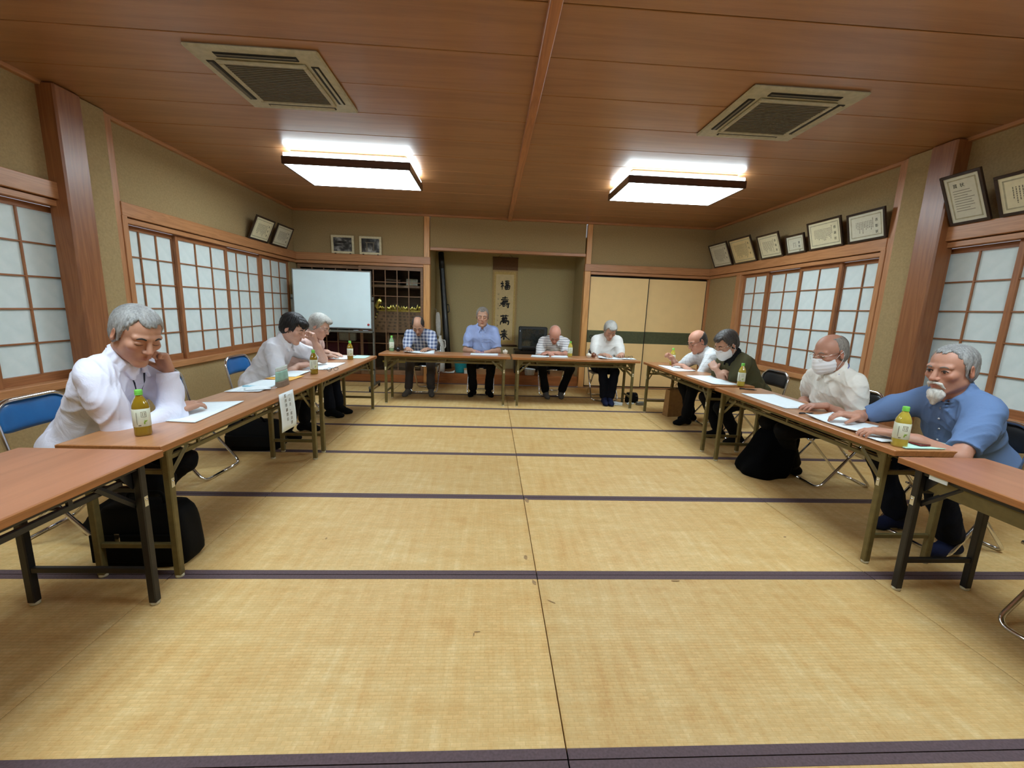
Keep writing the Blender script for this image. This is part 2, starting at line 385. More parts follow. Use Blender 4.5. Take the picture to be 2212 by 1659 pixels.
# walls left / right with openings for the windows: far opening y 4.10..7.24 (left), 4.08..6.45 (right); near opening y 1.0..3.63
def side_wall(name, sx, far_end):
    b = MB(); X0 = sx*XW; X1 = sx*(XW+T)
    b.b2((X0, YF-.1, 0), (X1, YB+.1, .63)); b.b2((X0, YF-.1, 2.02), (X1, YB+.1, HC+.02))
    b.b2((X0, YF-.1, .63), (X1, 1.0, 2.02)); b.b2((X0, 3.64, .63), (X1, 4.09, 2.02)); b.b2((X0, far_end, .63), (X1, YB+.1, 2.02))
    o = struct(name, b, 'plaster')
    p = MB(); p.b2((sx*3.49, 3.71, 0), (sx*(XW+.02), 3.945, HC-.004), .006); obj('wall_pier', p, 'plaster', o)
    return o
wall_left = side_wall('wall_left', -1, 7.25); wall_right = side_wall('wall_right', 1, 6.46)
b = MB(); b.b2((-XW-T, YF-.12, 0), (XW+T, YF, HC+.02)); struct('wall_front', b, 'plaster')
tn = 10
for sx in (-1, 1):
    # big pillar at the near end of the pier, slim jamb at its far end
    b = MB(); b.b2((sx*3.455, 3.50, 0), (sx*(XW+.03), 3.712, HC-.004), .012); struct('trim_%d' % tn, b, 'pillar_wood'); tn += 1
    b = MB(); b.b2((sx*3.50, 3.945, 0), (sx*(XW+.03), 3.975, HC-.01), .003); b.b2((sx*3.525, 4.045, .63), (sx*(XW+.03), 4.10, 2.05), .003); b.b2((sx*3.535, 3.975, .0), (sx*(XW+.01), 4.06, HC-.02), .003); struct('trim_%d' % tn, b, 'trim_wood_Z'); tn += 1
    yf = YB-.05
    for (y0, y1) in ((4.05, yf), (.2, 3.56)):
        b = MB()
        b.b2((sx*(XW-.055), y0, 2.045), (sx*(XW+.02), y1, 2.165), .004)          # picture rail
        b.b2((sx*(XW-.03), y0, 1.995), (sx*(XW+.05), y1, 2.038), .003)
        struct('trim_%d' % tn, b, 'trim_wood_Y'); tn += 1
        b = MB(); ye = y1 if y0 < 1 or sx < 0 else 6.50
        b.b2((sx*(XW-.035), y0, .63), (sx*(XW+.1), ye, .692), .004); struct('trim_%d' % tn, b, 'trim_wood_Y'); tn += 1
for sx in (-1, 1):
    b = MB(); b.b2((sx*3.545, 2.29, .66), (sx*3.66, 2.36 if sx < 0 else 2.41, 2.0), .004); struct('trim_%d' % tn, b, 'trim_wood_Z'); tn += 1
b = MB(); b.b2((3.535, 6.45, .63), (3.63, 6.56, 2.0), .004); struct('trim_%d' % tn, b, 'trim_wood_Z'); tn += 1
# ---- shoji windows: window > sash > paper pane / lattice bar
def shoji(name, sx, sashes, ncol, outer):
    win = sempty(name, (sx*XW, (sashes[0][0]+sashes[-1][1])/2, .692)); oy = win.location.y
    z0, z1 = .692, 1.993; zb = [.755, .985, 1.235, 1.47, 1.712, 1.95]
    for i, (a, c) in enumerate(sashes):
        dx = (.018 if i % 2 == outer else .05); x = dx*1.0   # depth behind wall face, two tracks
        sw = .042
        f = MB()
        f.b2((sx*x, a-oy, 0), (sx*(x+.03), a+sw-oy, z1-z0), .002); f.b2((sx*x, c-sw-oy, 0), (sx*(x+.03), c-oy, z1-z0), .002)
        fo = obj('sash', f, 'sash_wood_Z', win)
        r = MB(); r.b2((sx*(x+.001), a+sw-oy, 0), (sx*(x+.029), c-sw-oy, .063), .002); obj('sash_rail', r, 'sash_wood_Y', fo)
        r = MB(); r.b2((sx*(x+.001), a+sw-oy, zb[-1]-z0), (sx*(x+.029), c-sw-oy, z1-z0), .002); obj('sash_rail', r, 'sash_wood_Y', fo)
        ya = [a+sw+(c-a-2*sw)*k/ncol for k in range(ncol+1)]
        for k in range(1, ncol):
            r = MB(); r.b2((sx*(x+.004), ya[k]-.0065-oy, .063), (sx*(x+.018), ya[k]+.0065-oy, zb[-1]-z0), .0015); obj('lattice_bar', r, 'sash_wood_Z', fo)
        for k in range(1, 5):
            r = MB(); r.b2((sx*(x+.005), a+sw-oy, zb[k]-.006-z0), (sx*(x+.0175), c-sw-oy, zb[k]+.006-z0), .0015); obj('lattice_bar', r, 'sash_wood_Y', fo)
        src = None
        for k in range(ncol):
            for j in range(5):
                yc = (ya[k]+ya[k+1])/2-oy; zc = (zb[j]+zb[j+1])/2-z0
                p = MB(); p.box((0, 0, 0), (.0018, ya[k+1]-ya[k]-.004, zb[j+1]-zb[j]-.004)); obj('paper_pane', p, 'paper_pane', fo, (sx*(x+.020), yc, zc))
    return win
shoji('window_1', -1, [(2.35, 3.0), (2.955, 3.635)], 2, 0)
shoji('window_2', -1, [(4.095, 4.80), (4.76, 5.64), (5.60, 6.45), (6.41, 7.25)], 3, 1)
shoji('window_3', 1, [(4.075, 4.66), (4.62, 5.27), (5.245, 5.90), (5.875, 6.46)], 2, 1)
shoji('window_4', 1, [(2.40, 3.035), (2.99, 3.64)], 2, 0)
for sx, n_ in ((-1, 'wall_left_panel'), (1, 'wall_right_panel')):
    b = MB(); b.b2((sx*(XW+.002), 1.0, .63), (sx*(XW+.09), 2.40, 2.02)); obj(n_[:-6]+'_panel', b, 'plaster', wall_left if sx < 0 else wall_right)
# ---- fusuma doors
def fusuma(name, x0, x1, y, pull):
    d = sempty(name, ((x0+x1)/2, y, .018)); w_ = (x1-x0)/2; h = 1.955
    b = MB(); b.b2((-w_+.012, -.012, .012), (w_-.012, .012, h-.012)); obj('door_panel', b, 'fusuma_paper', d)
    b = MB(); b.b2((-w_, -.015, 0), (-w_+.014, .015, h), .002); b.b2((w_-.014, -.015, 0), (w_, .015, h), .002); b.b2((-w_, -.015, 0), (w_, .015, .014), .002); b.b2((-w_, -.015, h-.014), (w_, .015, h), .002)
    obj('door_frame', b, 'black_lacquer', d)
    b = MB(); b.b2((-w_+.014, -.0135, .80), (w_-.014, -.011, 1.015)); obj('door_band', b, 'fusuma_band', d)
    px_ = pull*(w_-.085)
    p = MB(); n = 20
    ring = lambda r, y_: [(px_+r*math.cos(2*PI*k/n), y_, .90+r*math.sin(2*PI*k/n)) for k in range(n)]
    vs = ring(.034, -.0135)+ring(.032, -.018)+ring(.024, -.016)+ring(.022, -.0125)
    p.add(vs, [(i*n+k, i*n+(k+1) % n, (i+1)*n+(k+1) % n, (i+1)*n+k) for i in range(3) for k in range(n)]+[tuple(range(3*n, 4*n))], True)
    fix_normals(obj('door_pull', p, 'black_lacquer', d)); return d
fusuma('door_1', 1.44, 2.50, YB+.02, -1); fusuma('door_2', 2.47, 3.56, YB+.055, 1)
b = MB(); b.b2((1.44, YB-.02, -.01), (3.58, YB+.1, .012), .002); struct('trim_%d' % tn, b, 'trim_wood_X'); tn += 1
b = MB(); b.b2((3.555, YB-.02, 0), (3.60, YB+.1, 2.0)); struct('trim_%d' % tn, b, 'trim_wood_Z'); tn += 1
b = MB(); b.b2((1.4, YB+.1, 0), (3.7, YB+.14, 2.2)); struct('wall_closet', b, 'dark_wood')
# ---- display closet behind the whiteboard: step, glazed lattice doors, shelf, dark interior
b = MB()
b.b2((-3.70, YA, 0), (-1.46, YA+.05, 2.2)); b.b2((-3.70, YB+.1, 0), (-3.60, YA, 2.2)); b.b2((-3.70, YB+.1, 2.05), (-1.46, YA, 2.16)); struct('wall_display', b, 'dark_wood')
b = MB(); b.b2((-3.58, YB-.0, 0), (-1.44, YB+.06, .13), .004); b.b2((-3.6, YB+.06, 0), (-1.46, YA, .125)); struct('trim_%d' % tn, b, 'step_wood'); tn += 1
b = MB(); b.b2((-3.59, YB+.28, 1.655), (-1.47, YA, 1.70), .003); struct('trim_%d' % tn, b, 'cabinet_wood'); tn += 1
def glazed(name, x0, x1, y):
    d = sempty(name, ((x0+x1)/2, y, .132)); w_ = (x1-x0)/2; h = 1.86
    b = MB(); b.b2((-w_, -.015, 0), (-w_+.045, .015, h), .002); b.b2((w_-.045, -.015, 0), (w_, .015, h), .002); obj('door_stile', b, 'cabinet_wood', d)
    b = MB(); b.b2((-w_+.045, -.013, h-.06), (w_-.045, .013, h), .002); obj('door_rail', b, 'cabinet_wood', d)
    b = MB(); b.b2((-w_+.045, -.013, 0), (w_-.045, .013, .08), .002); obj('door_rail', b, 'cabinet_wood', d)
    for k in range(1, 5):
        x = -w_+.045+(2*w_-.09)*k/5; b = MB(); b.b2((x-.007, -.009, .08), (x+.007, .009, h-.06), .001); obj('glazing_bar', b, 'cabinet_wood', d)
    for z in (1.60, 1.365, .55): b = MB(); b.b2((-w_+.045, -.008, z-.006), (w_-.045, .008, z+.006), .001); obj('glazing_bar', b, 'cabinet_wood', d)
    b = MB(); b.b2((-w_+.045, .010, .08), (w_-.045, .0125, h-.06)); obj('glass_pane', b, 'pane_glass', d)
glazed('door_3', -3.56, -2.50, YB+.05); glazed('door_4', -2.535, -1.45, YB+.015)
# ================================================================== CEILING LAMPS, AIR CONDITIONERS
emit('lamp_diffuser', LAMP_COL, LAMP); emit('lamp_strip', LAMP_COL, LAMP*.75)
wood('lamp_frame_wood', srgb(52, 34, 28), srgb(74, 50, 40), 'X', 3., .35, .2)
def ring_box(mb, hx, hy, t, z0, z1, b=.003):
    mb.b2((-hx, -hy, z0), (hx, -hy+t, z1), b); mb.b2((-hx, hy-t, z0), (hx, hy, z1), b)
    mb.b2((-hx, -hy+t, z0), (-hx+t, hy-t, z1), b); mb.b2((hx-t, -hy+t, z0), (hx, hy-t, z1), b)
def lamp(x, y, label):
    t = thing('ceiling_lamp', label, 'ceiling lamp', (x, y, HC), 0, 'rectangular ceiling lamps')
    b = MB(); b.b2((-.58, -.32, -.05), (.58, .32, 0), .01); obj('mounting_plate', b, 'white_plastic', t)
    b = MB(); ring_box(b, .635, .39, .018, -.15, -.075); obj('lamp_frame', b, 'lamp_frame_wood', t)
    b = MB(); b.b2((-.617, -.372, -.148), (.617, .372, -.138), .004); obj('diffuser', b, 'lamp_diffuser', t)
    b = MB(); ring_box(b, .622, .377, .012, -.076, -.040, .004); obj('upper_diffuser', b, 'lamp_strip', t)
    return t
lamp(-1.76, 4.99, 'rectangular ceiling lamp with dark wooden rim on the left, before the whiteboard')
lamp(1.755, 5.0, 'rectangular ceiling lamp with dark wooden rim on the right, before the sliding doors')
for lx, lb in ((-1.76, 'rectangular ceiling lamp above the near left table, out of frame'), (1.755, 'rectangular ceiling lamp above the near right table, out of frame')):
    lamp(lx, 1.3, lb)
def aircon(x, y, label):
    t = thing('air_conditioner', label, 'air conditioner', (x, y, HC), 0, 'ceiling air conditioners')
    h = .40; b = MB(); b.b2((-h, -h, -.022), (h, h, 0), .014)
    obj('panel', b, 'white_plastic', t)
    b = MB(); ring_box(b, .275, .275, .03, -.040, -.022, .006); obj('grille_frame', b, 'white_plastic', t)
    b = MB()
    for k in range(22): b.b2((-.245, -.245+.0222*k+.003, -.036), (.245, -.245+.0222*k+.017, -.024))
    g = obj('grille', b, 'grey_plastic', t); g['kind'] = 'stuff'
    for k in range(4):
        a = k*PI/2; r = Matrix.Rotation(a, 3, 'Z')
        b = MB(); b.box((0, 0, 0), (.50, .052, .01), .004); o = obj('air_slot', b, 'slot_dark', t, r @ Vector((0, -.322, -.0215))); o.rotation_euler = (0, 0, a)
        b = MB(); b.box((0, 0, 0), (.48, .03, .003), .001); f = obj('louvre', b, 'white_plastic' if k in (1, 2) else 'grey_plastic', t, r @ Vector((0, -.325, -.027))); f.rotation_euler = (.25, 0, a)
    return t
aircon(-1.755, 3.29, 'cream ceiling air conditioner with square grille on the left half of the ceiling')
aircon(1.79, 3.33, 'cream ceiling air conditioner with square grille on the right half of the ceiling')
# ================================================================== FOLDING TABLES
def table(name, label, loc, rz, L=1.8, D=.45, metal='olive_metal', H=.70, shelf_panel=False, group='folding meeting tables', top='tabletop_wood'):
    t = thing(name, label, 'table', loc, rz, group)
    hx, hy = L/2, D/2
    b = MB(); b.b2((-hx+.004, -hy+.004, H-.03), (hx-.004, hy-.004, H), .003); obj('tabletop', b, top, t)
    b = MB()
    b.b2((-hx, -hy, H-.032), (hx, -hy+.006, H-.001), .0025); b.b2((-hx, hy-.006, H-.032), (hx, hy, H-.001), .0025)
    b.b2((-hx, -hy+.006, H-.032), (-hx+.006, hy-.006, H-.001), .002); b.b2((hx-.006, -hy+.006, H-.032), (hx, hy-.006, H-.001), .002); obj('edge_band', b, 'table_edge', t)
    b = MB()
    for sy in (-1, 1): b.b2((-hx+.06, sy*(hy-.05)-.012, H-.058), (hx-.06, sy*(hy-.05)+.012, H-.031), .002)
    for x in (-hx+.16, 0, hx-.16): b.b2((x-.012, -hy+.05, H-.056), (x+.012, hy-.05, H-.031), .002)
    obj('under_frame', b, metal, t)
    ly = hy-.045; lx = hx-.085
    for sx in (-1, 1):
        for sy in (-1, 1):
            b = MB(); b.b2((sx*lx-.0165, sy*ly-.0165, .012), (sx*lx+.0165, sy*ly+.0165, H-.032), .004); lg = obj('leg', b, metal, t)
            b = MB(); b.lathe([(.017, 0), (.019, .004), (.018, .014), (.013, .015)], (sx*lx, sy*ly, 0), 12); obj('foot_pad', b, 'rubber', lg)
        b = MB(); b.b2((sx*lx-.011, -ly+.016, .155), (sx*lx+.011, ly-.016, .180), .003); obj('cross_bar', b, metal, t)
        b = MB(); b.b2((sx*lx-.011, -ly+.016, .535), (sx*lx+.011, ly-.016, .558), .003); obj('cross_bar', b, metal, t)
        for sy in (-1, 1):
            b = MB(); y = sy*(ly-.022)
            b.tube([(sx*(lx-.004), y, .475), (sx*(lx-.17), y, .625)], .0135, 4, sx=.4, smooth=False); obj('folding_brace', b, metal, t)
            b = MB(); b.prism([(sx*(lx+.014), H-.032), (sx*(lx-.10), H-.032), (sx*(lx-.02), H-.14), (sx*(lx+.014), H-.14)], .003, 'Y', sy*(ly-.019)-.0015); fix_normals(obj('gusset_plate', b, metal, t))
        b = MB(); b.tube([(sx*lx, -ly-.021, .50), (sx*lx, -ly-.016, .50)], .006, 8); obj('rivet', b, 'chrome', t)
        b = MB(); b.b2((sx*lx-.009, -ly-.0178, .47), (sx*lx+.009, -ly-.0162, .515)); obj('sticker', b, 'frame_cream', t)
    sh = .595
    b = MB()
    for sy in (-1, 1): b.b2((-lx+.05, sy*(ly-.035)-.009, sh-.011), (lx-.05, sy*(ly-.035)+.009, sh+.011), .002)
    o = obj('shelf_rail', b, metal, t)
    for k in range(3):
        y = (-.5+.5*k)*(ly-.035)*1.1; b = MB(); b.tube([(-lx+.06, y, sh), (lx-.06, y, sh)], .0045, 6); obj('shelf_wire', b, metal, t)
    for x in (-.55, 0, .55):
        b = MB(); b.b2((x-.008, -ly+.035, sh-.008), (x+.008, ly-.035, sh-.002)); b.b2((x-.008, -ly+.027, sh), (x+.008, -ly+.038, H-.05)); b.b2((x-.008, ly-.038, sh), (x+.008, ly-.027, H-.05)); obj('shelf_hanger', b, metal, t)
    if shelf_panel:
        b = MB(); b.b2((-lx+.03, -ly+.02, .56), (lx-.03, ly-.02, .566)); b.b2((-lx+.03, -ly+.02, .566), (lx-.03, -ly+.026, H-.06)); obj('shelf_panel', b, 'olive_metal', t)
        b = MB(); b.b2((-lx+.06, -hy+.02, H-.058), (-lx+.14, -hy+.024, H-.035)); obj('white_tag', b, 'paper', t)
    return t
XL = -1.73; XR = 1.86
# local -y side faces the open middle of the room
table('folding_table', 'long brown folding table at left with the white paper sign taped to its edge', (XL-.225, 2.765, 0), PI/2)
table('folding_table', 'long brown folding table at left nearest the whiteboard', (XL-.225, 4.575, 0), PI/2)
table('folding_table', 'long brown folding table at the back, left of the centre seam', (-.885, 5.98, 0), 0)
table('folding_table', 'long brown folding table at the back, right of the centre seam', (.94, 5.965, 0), 0)
table('folding_table', 'long brown folding table at right nearest the sliding doors', (XR+.225, 4.79, 0), -PI/2)
table('folding_table', 'long brown folding table at right before the bearded man', (XR+.225, 2.90, 0), -PI/2)
table('deep_folding_table', 'deep reddish folding table with black legs in the left foreground', (-2.0, .94, 0), PI/2, 1.8, .60, 'black_metal', .695, top='tabletop_red')
table('dark_legged_table', 'reddish folding table with black legs in the right foreground', (1.815+.235, 1.035, 0), -PI/2, 1.8, .47, 'black_metal', .69, True, top='tabletop_red')
# ================================================================== FOLDING CHAIRS  (local +x = forward)
def chair(name, label, loc, rz, vinyl, group):
    t = thing(name, label, 'chair', loc, rz, group)
    W = .205
    # front frame: inverted U backrest, running down to the front foot loop
    def side(s): return [(-.215, s*W, .70), (-.165, s*W, .46), (.20, s*W, .012)]
    top = [(-.232, -W*.62, .792), (-.232, W*.62, .792)]
    b = MB(); pl = [(.20, -W+.02, .0115)]+[(.20, -W, .0115)]+[(-.165, -W, .455), (-.222, -W, .74), (-.235, -W*.70, .797), (-.235, W*.70, .797), (-.222, W, .74), (-.165, W, .455), (.20, W, .0115), (.20, W-.02, .0115)]
    pl = [(.20, 0, .0115)]+pl[1:9]+[(.20, 0, .0115)]
    b.tube(rpoly(pl, .06, 6), .0112, 10); obj('front_frame', b, 'chrome', t)
    w2 = W-.027
    b = MB(); pl = [(-.265, 0, .0115), (-.265, -w2, .0115), (.10, -w2, .40), (.17, -w2, .425), (.17, w2, .425), (.10, w2, .40), (-.265, w2, .0115), (-.265, 0, .0115)]
    b.tube(rpoly(pl, .05, 6), .0105, 10); obj('rear_frame', b, 'chrome', t)
    b = MB()
    # seat pad: rounded, slightly domed
    n = 14; P = []
    for i in range(n):
        for j in range(n):
            u = -1+2*i/(n-1); v = -1+2*j/(n-1); q = (abs(u)**6+abs(v)**6); 
            P.append((.005+.185*u*(1-.06*v*v), .192*v*(1-.05*(u+1)/2*0+0), .432+.016*(1-min(1, q))))
    b.grid(P, n, n); P2 = [(p[0], p[1], .418) for p in P]; o = len(b.v); b.v += P2
    for i in range(n-1):
        for j in range(n-1): b.f.append((o+i*n+j, o+i*n+j+1, o+(i+1)*n+j+1, o+(i+1)*n+j)); b.mi.append(0); b.sm.append(False)
    bd = [i*n for i in range(n)]+[(n-1)*n+j for j in range(1, n)]+[i*n+n-1 for i in range(n-2, -1, -1)]+[j for j in range(n-2, 0, -1)]
    for a, c in zip(bd, bd[1:]+bd[:1]): b.f.append((a, c, o+c, o+a)); b.mi.append(0); b.sm.append(False)
    fix_normals(obj('seat', b, vinyl, t))
    b = MB(); b.tube([(.196, -.19, .424), (.200, 0, .424), (.196, .19, .424)], .009, 8); obj('seat_rim', b, 'chrome', t)
    # backrest: curved upholstered panel with rounded top corners
    b = MB(); n, m = 15, 9; F = []; B = []
    for i in range(n):
        v = -1+2*i/(n-1)
        for j in range(m):
            w_ = j/(m-1); zt = .790-.05*max(0, (abs(v)-.55)/.45)**2; zb = .632+.012*max(0, (abs(v)-.7)/.3)**2
            z = zb+(zt-zb)*w_; x = -.205-.03*(z-.63)/.16-.022*(1-v*v); th = .014*(1-abs(2*w_-1)**5*.8)*(1-abs(v)**8*.7)
            F.append((x+th, v*(W-.011), z)); B.append((x-th*.6, v*(W-.011), z))
    b.grid(F, n, m); o = len(b.v); b.v += B
    for i in range(n-1):
        for j in range(m-1): b.f.append((o+i*m+j, o+i*m+j+1, o+(i+1)*m+j+1, o+(i+1)*m+j)); b.mi.append(0); b.sm.append(True)
    bd = [i*m for i in range(n)]+[(n-1)*m+j for j in range(1, m)]+[i*m+m-1 for i in range(n-2, -1, -1)]+[j for j in range(m-2, 0, -1)]
    for a, c in zip(bd, bd[1:]+bd[:1]): b.f.append((a, c, o+c, o+a)); b.mi.append(0); b.sm.append(False)
    fix_normals(obj('backrest', b, vinyl, t))
    for s in (-1, 1):
        b = MB(); b.tube([(.015, s*(W-.012), .30), (.015, s*(W+.008), .30)], .008, 8); obj('pivot_bolt', b, 'chrome', t)
        b = MB(); b.b2((-.12, s*(W-.012)-.004, .405), (.12, s*(W-.012)+.004, .425), .002); obj('seat_bracket', b, 'chrome', t)
    return t
GB = 'blue folding chairs along the left tables'; GK = 'black folding chairs along the right tables'; GX = 'black folding chairs along the back tables'
c0 = chair('folding_chair', 'blue folding chair behind the man in the long-sleeved white shirt', (-2.54, 2.38, 0), .05, 'blue_vinyl', GB)
dup(c0, (-2.56, 3.27, 0), -.06, 'empty blue folding chair behind the left table', GB)
dup(c0, (-2.57, 4.30, 0), .0, 'blue folding chair behind the black-haired man, worn backrest', GB)
dup(c0, (-2.60, 5.10, 0), .0, 'blue folding chair behind the man in the pink shirt', GB)
k0 = chair('folding_chair', 'black folding chair under the masked man in olive', (2.60, 4.34, 0), PI, 'black_vinyl', GK)
dup(k0, (2.62, 3.28, 0), PI, 'black folding chair under the masked man in the white polo', GK)
dup(k0, (2.60, 2.33, 0), PI+.10, 'black folding chair under the bearded man', GK)
dup(k0, (2.62, 5.12, 0), PI, 'black folding chair under the bald man with glasses at right', GK)
dup(k0, (2.31, 1.41, 0), PI+.05, 'black folding chair at the right edge of the picture, nearest the camera', GK)
for x, y, lb in ((-1.30, 6.77, 'black folding chair under the man in the checked shirt'), (-.41, 6.70, 'black folding chair under the man in the light blue shirt, below the scroll'),
                 (.74, 6.74, 'black folding chair under the bald man in the striped polo'), (1.52, 6.48, 'black folding chair under the grey-haired man before the sliding doors')):
    dup(k0, (x, y, 0), -PI/2, lb, GX)
# ================================================================== PAPERS, PENS, BOTTLES ON THE TABLES
def sheet(name, label, pts, z=.7015, th=.0016, m='paper', group='papers on the tables', lift=.004, seed=0, cat='paper', lines=0):
    # pts: four corners (x, y) going round
    r = random.Random(seed); n = 9; cx = sum(p[0] for p in pts)/4; cy = sum(p[1] for p in pts)/4
    A = [Vector((p[0]-cx, p[1]-cy, 0)) for p in pts]; b = MB(); T_ = []; ph = r.random()*6; up = [r.random()*lift for _ in range(4)]
    for i in range(n):
        for j in range(n):
            u, v = i/(n-1), j/(n-1); p = (A[0]*(1-u)+A[1]*u)*(1-v)+(A[3]*(1-u)+A[2]*u)*v
            c = [(1-u)*(1-v), u*(1-v), u*v, (1-u)*v]
            z_ = th+sum(up[k]*c[k]**3 for k in range(4))+.0008*(1+math.sin(ph+5*u+3*v))
            T_.append((p.x, p.y, z_))
    b.grid(T_, n, n); o = len(b.v); b.v += [(p[0], p[1], p[2]-th) for p in T_]
    for i in range(n-1):
        for j in range(n-1): b.f.append((o+i*n+j, o+i*n+j+1, o+(i+1)*n+j+1, o+(i+1)*n+j)); b.mi.append(0); b.sm.append(True)
    bd = [i*n for i in range(n)]+[(n-1)*n+j for j in range(1, n)]+[i*n+n-1 for i in range(n-2, -1, -1)]+[j for j in range(n-2, 0, -1)]
    for a, c in zip(bd, bd[1:]+bd[:1]): b.f.append((a, c, o+c, o+a)); b.mi.append(0); b.sm.append(False)
    s = obj(name, b, m, None, (cx, cy, z)); fix_normals(s)
    tag(s, label, cat, group)
    return s
sheet('paper_sheet', 'stack of white papers under the blue pen, before the man in the long-sleeved shirt', [(-2.13, 2.27), (-2.14, 2.68), (-1.87, 2.76), (-1.83, 2.24)], th=.003, seed=1)
sheet('paper_sheet', 'white papers lying under the disposable mask, before the empty blue chair', [(-2.16, 3.03), (-2.17, 3.55), (-1.96, 3.57), (-1.93, 3.06)], seed=2)
sheet('envelope', 'orange envelope under white papers, behind the clear pouch', [(-2.17, 3.60), (-2.14, 3.84), (-1.92, 3.78), (-1.93, 3.52)], m='paper_orange', seed=3, cat='envelope', group='folders on the left tables')
sheet('paper_sheet', 'white papers on the orange envelope, at the elbow of the black-haired man', [(-2.165, 3.67), (-2.165, 4.02), (-1.98, 4.08), (-1.97, 3.72)], z=.7055, seed=4)
sheet('paper_sheet', 'white papers under the hand of the black-haired man, behind his tea bottle', [(-2.10, 4.14), (-2.15, 4.66), (-1.87, 4.70), (-1.85, 4.18)], seed=5)
sheet('paper_sheet', 'white papers before the man in the pink shirt', [(-2.15, 4.98), (-2.16, 5.36), (-1.98, 5.40), (-1.96, 5.00)], seed=6, lift=.012)
sheet('folder', 'pale green folder at the far end of the left tables', [(-1.96, 5.12), (-1.97, 5.42), (-1.80, 5.44), (-1.79, 5.16)], z=.7015, m='paper_green', seed=7, cat='folder', group='folders on the left tables')
sheet('paper_sheet', 'white papers before the man in the checked shirt', [(-1.47, 5.86), (-1.50, 6.14), (-1.08, 6.15), (-1.05, 5.88)], seed=8, lift=.03)
sheet('paper_sheet', 'white papers before the man in the light blue shirt', [(-.55, 5.88), (-.55, 6.12), (-.15, 6.14), (-.16, 5.90)], seed=9)
sheet('paper_sheet', 'white paper under the hands of the bald man in the striped polo', [(.30, 5.86), (.34, 6.10), (.60, 6.08), (.56, 5.84)], seed=10, lift=.008)
sheet('notebook', 'open white notebook beside the right hand bottle of the bald man in stripes', [(.59, 5.86), (.62, 6.08), (.86, 6.09), (.84, 5.89)], th=.006, seed=11, cat='notebook')
sheet('paper_sheet', 'white papers held by the grey-haired man before the sliding doors', [(1.28, 5.84), (1.32, 6.13), (1.68, 6.14), (1.70, 5.88)], seed=12, lift=.03)
sheet('paper_sheet', 'white paper under the glasses at the right end of the back tables', [(1.62, 5.84), (1.63, 6.02), (1.82, 6.03), (1.82, 5.86)], z=.7075, seed=13)
sheet('paper_sheet', 'white papers before the bald man with glasses at right', [(1.91, 5.30), (2.22, 5.32), (2.19, 4.84), (1.90, 4.80)], seed=14)
sheet('paper_sheet', 'white papers before the masked man in olive', [(1.90, 4.48), (2.19, 4.49), (2.18, 3.93), (1.91, 3.93)], seed=15)
sheet('paper_sheet', 'white papers before the masked man in the white polo', [(1.92, 3.48), (2.22, 3.48), (2.22, 2.96), (1.93, 2.93)], seed=16)
sheet('paper_sheet', 'white papers being turned by the bearded man', [(1.92, 2.72), (2.15, 2.76), (2.21, 2.46), (1.92, 2.30)], seed=17, lift=.02, th=.003)
sheet('paper_sheet', 'white paper corner under the bearded man\'s near hand', [(1.90, 2.29), (2.02, 2.34), (2.06, 2.14), (1.90, 2.12)], z=.7065, seed=19)
sheet('folder', 'pale green folder under the phone, at the near end of the right tables', [(1.94, 2.02), (1.96, 2.13), (2.27, 2.16), (2.28, 2.03)], m='paper_green', seed=18, th=.004, cat='folder')
def lie_tube(name, label, a, b_, r, m, cat, parts=True, z=.0):
    A = Vector(a); B = Vector(b_); t = thing(name, label, cat, A, math.atan2(B.y-A.y, B.x-A.x)); L = (B-A).length
    b = MB(); b.tube([(0, 0, r), (L*.86, 0, r)], r, 8); obj('barrel', b, m, t)
    b = MB(); b.tube([(L*.86, 0, r), (L, 0, r)], [r, r*.25], 8); obj('tip', b, 'grey_steel', t)
    b = MB(); b.b2((L*.02, -.0015, 2*r), (L*.30, .0015, 2*r+.002)); obj('clip', b, m, t)
    return t
plain('pen_blue', srgb(40, 60, 170), .35); plain('pen_light', srgb(150, 205, 226), .3); plain('pen_black', srgb(24, 24, 28), .35); plain('pen_red', srgb(120, 30, 26), .4)
lie_tube('pen', 'blue ballpoint pen on the papers beside the near left tea bottle', (-2.14, 2.44, .706), (-2.00, 2.475, .706), .0055, 'pen_blue', 'pen')
lie_tube('pen', 'light blue pen on the papers beside the disposable mask', (-2.14, 3.22, .704), (-2.01, 3.26, .704), .005, 'pen_light', 'pen')
lie_tube('pen', 'dark red pen before the man in the pink shirt', (-2.19, 4.90, .7005), (-2.07, 4.96, .7005), .005, 'pen_red', 'pen')
lie_tube('pen', 'black pen at the corner of the bearded man\'s papers', (1.92, 2.775, .7005), (2.04, 2.79, .7005), .005, 'pen_black', 'pen')
lie_tube('pen', 'black pen on the bare table behind the right tea bottle', (2.05, 3.72, .7005), (2.18, 3.66, .7005), .005, 'pen_black', 'pen')
